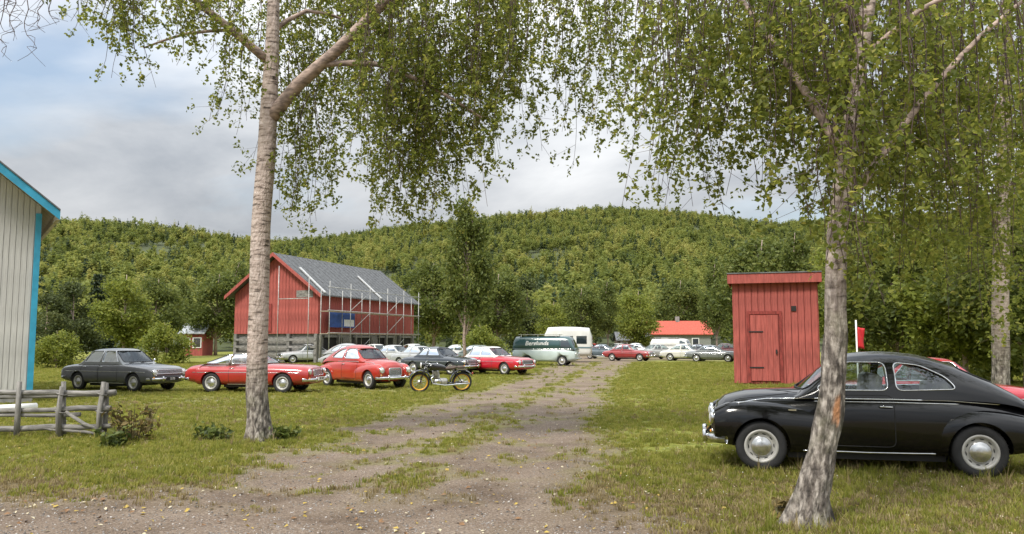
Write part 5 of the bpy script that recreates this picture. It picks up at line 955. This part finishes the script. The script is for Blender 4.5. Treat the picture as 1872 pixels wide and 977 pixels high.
x, y, r = spread(1500, 9, 26, 9, 1.2); g_ = gravel_mask(x, y); k = (g_ < .25)&(fbm(x, y, .5, 5) > .48); x, y = x[k], y[k]; a_, b_, c_ = mk(x, y, r, .6, 1.1, .04); c_ *= .020
scatter('clover_flowers', a_, b_, c_, [pebble(21, flm)], 'tiny pale clover flowers dotted in the grass', 'flowers')
x, y, r = spread(15000, 7, 40, 14, 1.2); hug = np.zeros(len(x))
for (qx, qy, qr) in [(t1b.x, t1b.y, .75), (t2b.x, t2b.y, .5), (t3b.x, t3b.y, 1.2), (sg.x, sg.y, 2.4), (ctr0.x, ctr0.y+.2, 1.9)]+[(fo.x+q, fo.y, .35) for q in np.linspace(-2.4, .9, 12)]: hug = np.maximum(hug, np.exp(-(((x-qx)**2+(y-qy)**2)/qr**2)**1.5))
k = (r.uniform(0, 1, len(x)) < hug*.9+.16*sstep(.58, .72, fbm(x, y, .8, 88)))&(gravel_mask(x, y) < .45); x, y = x[k], y[k]; a_, b_, c_ = mk(x, y, r, .6, 1.3)
scatter('tall_grass', a_, b_, c_, [tuft(31, 14, .16, .06, grassm, .005), tuft(32, 12, .13, .07, grassm, .005), tuft(33, 9, .20, .04, drym, .004)], 'longer grass tufts round trunks, fence and parked car', 'grass')
# weeds by the fence and round the trunk feet
def weed(px, py, h, n, label, m, seed, w_=.3):
    p = G(px, py); t = thing('weed_clump', p, label, 'plant'); r = random.Random(seed); st = MB(); C = []
    for i in range(n):
        a = r.uniform(0, 6.28); q = r.uniform(0, w_*.5); b0 = Vector((math.cos(a)*q, math.sin(a)*q, 0)); l_ = h*r.uniform(.5, 1.05); top = b0+Vector((math.cos(a)*l_*.35, math.sin(a)*l_*.35, l_)); st.tube([b0, b0.lerp(top, .5)+Vector((0, 0, .03)), top], [.006, .005, .003], 4, False)
        for j in range(9): C.append(tuple(b0.lerp(top, r.uniform(.15, 1))+Vector((r.gauss(0, .05), r.gauss(0, .05), r.gauss(0, .03)))))
    st.build('stems', m, t); V, F_ = quads(np.array(C), .075, np.random.default_rng(seed), .2, 1.5); link('leaves', np_mesh('leaves', V, F_, m, False, np.random.default_rng(seed).uniform(0, 1, len(C))), t)
wd = leafmat('weed_brown_green', [(0, (.05, .045, .015)), (.5, (.13, .10, .035)), (1, (.22, .16, .06))], .25); wg = leafmat('weed_green', [(0, (.035, .055, .012)), (.5, (.08, .11, .02)), (1, (.15, .17, .04))], .3)
weed(243, 808, .62, 26, 'tall brownish weed clump just right of the pole fence', wd, 1, .5); weed(390, 806, .26, 22, 'green weeds left of the forked birch foot', wg, 2, .5); weed(520, 806, .24, 18, 'green weeds right of the forked birch foot', wg, 3, .45); weed(1448, 950, .16, 14, 'small weeds at the foot of the leaning birch', wd, 4, .3); weed(205, 818, .3, 16, 'low green weeds at the end post of the fence', wg, 5, .35)
x, y, r = spread(16000, 6.2, 10.5, 33, 1.2); k = r.uniform(0, 1, len(x)) < sstep(2.2, 4.2, x)*sstep(9.2, 7.0, y)*(.25+fbm(x, y, 1.2, 44)); x, y = x[k], y[k]; a_, b_, c_ = mk(x, y, r, .5, 1.1, .014)
scatter('leaf_litter', a_, b_*2, c_, [fleaf(40+i, fall[(1, 1, 2, 1, 0)[i]]) for i in range(5)], 'brown leaf litter on the grass at the lower right', 'leaves')
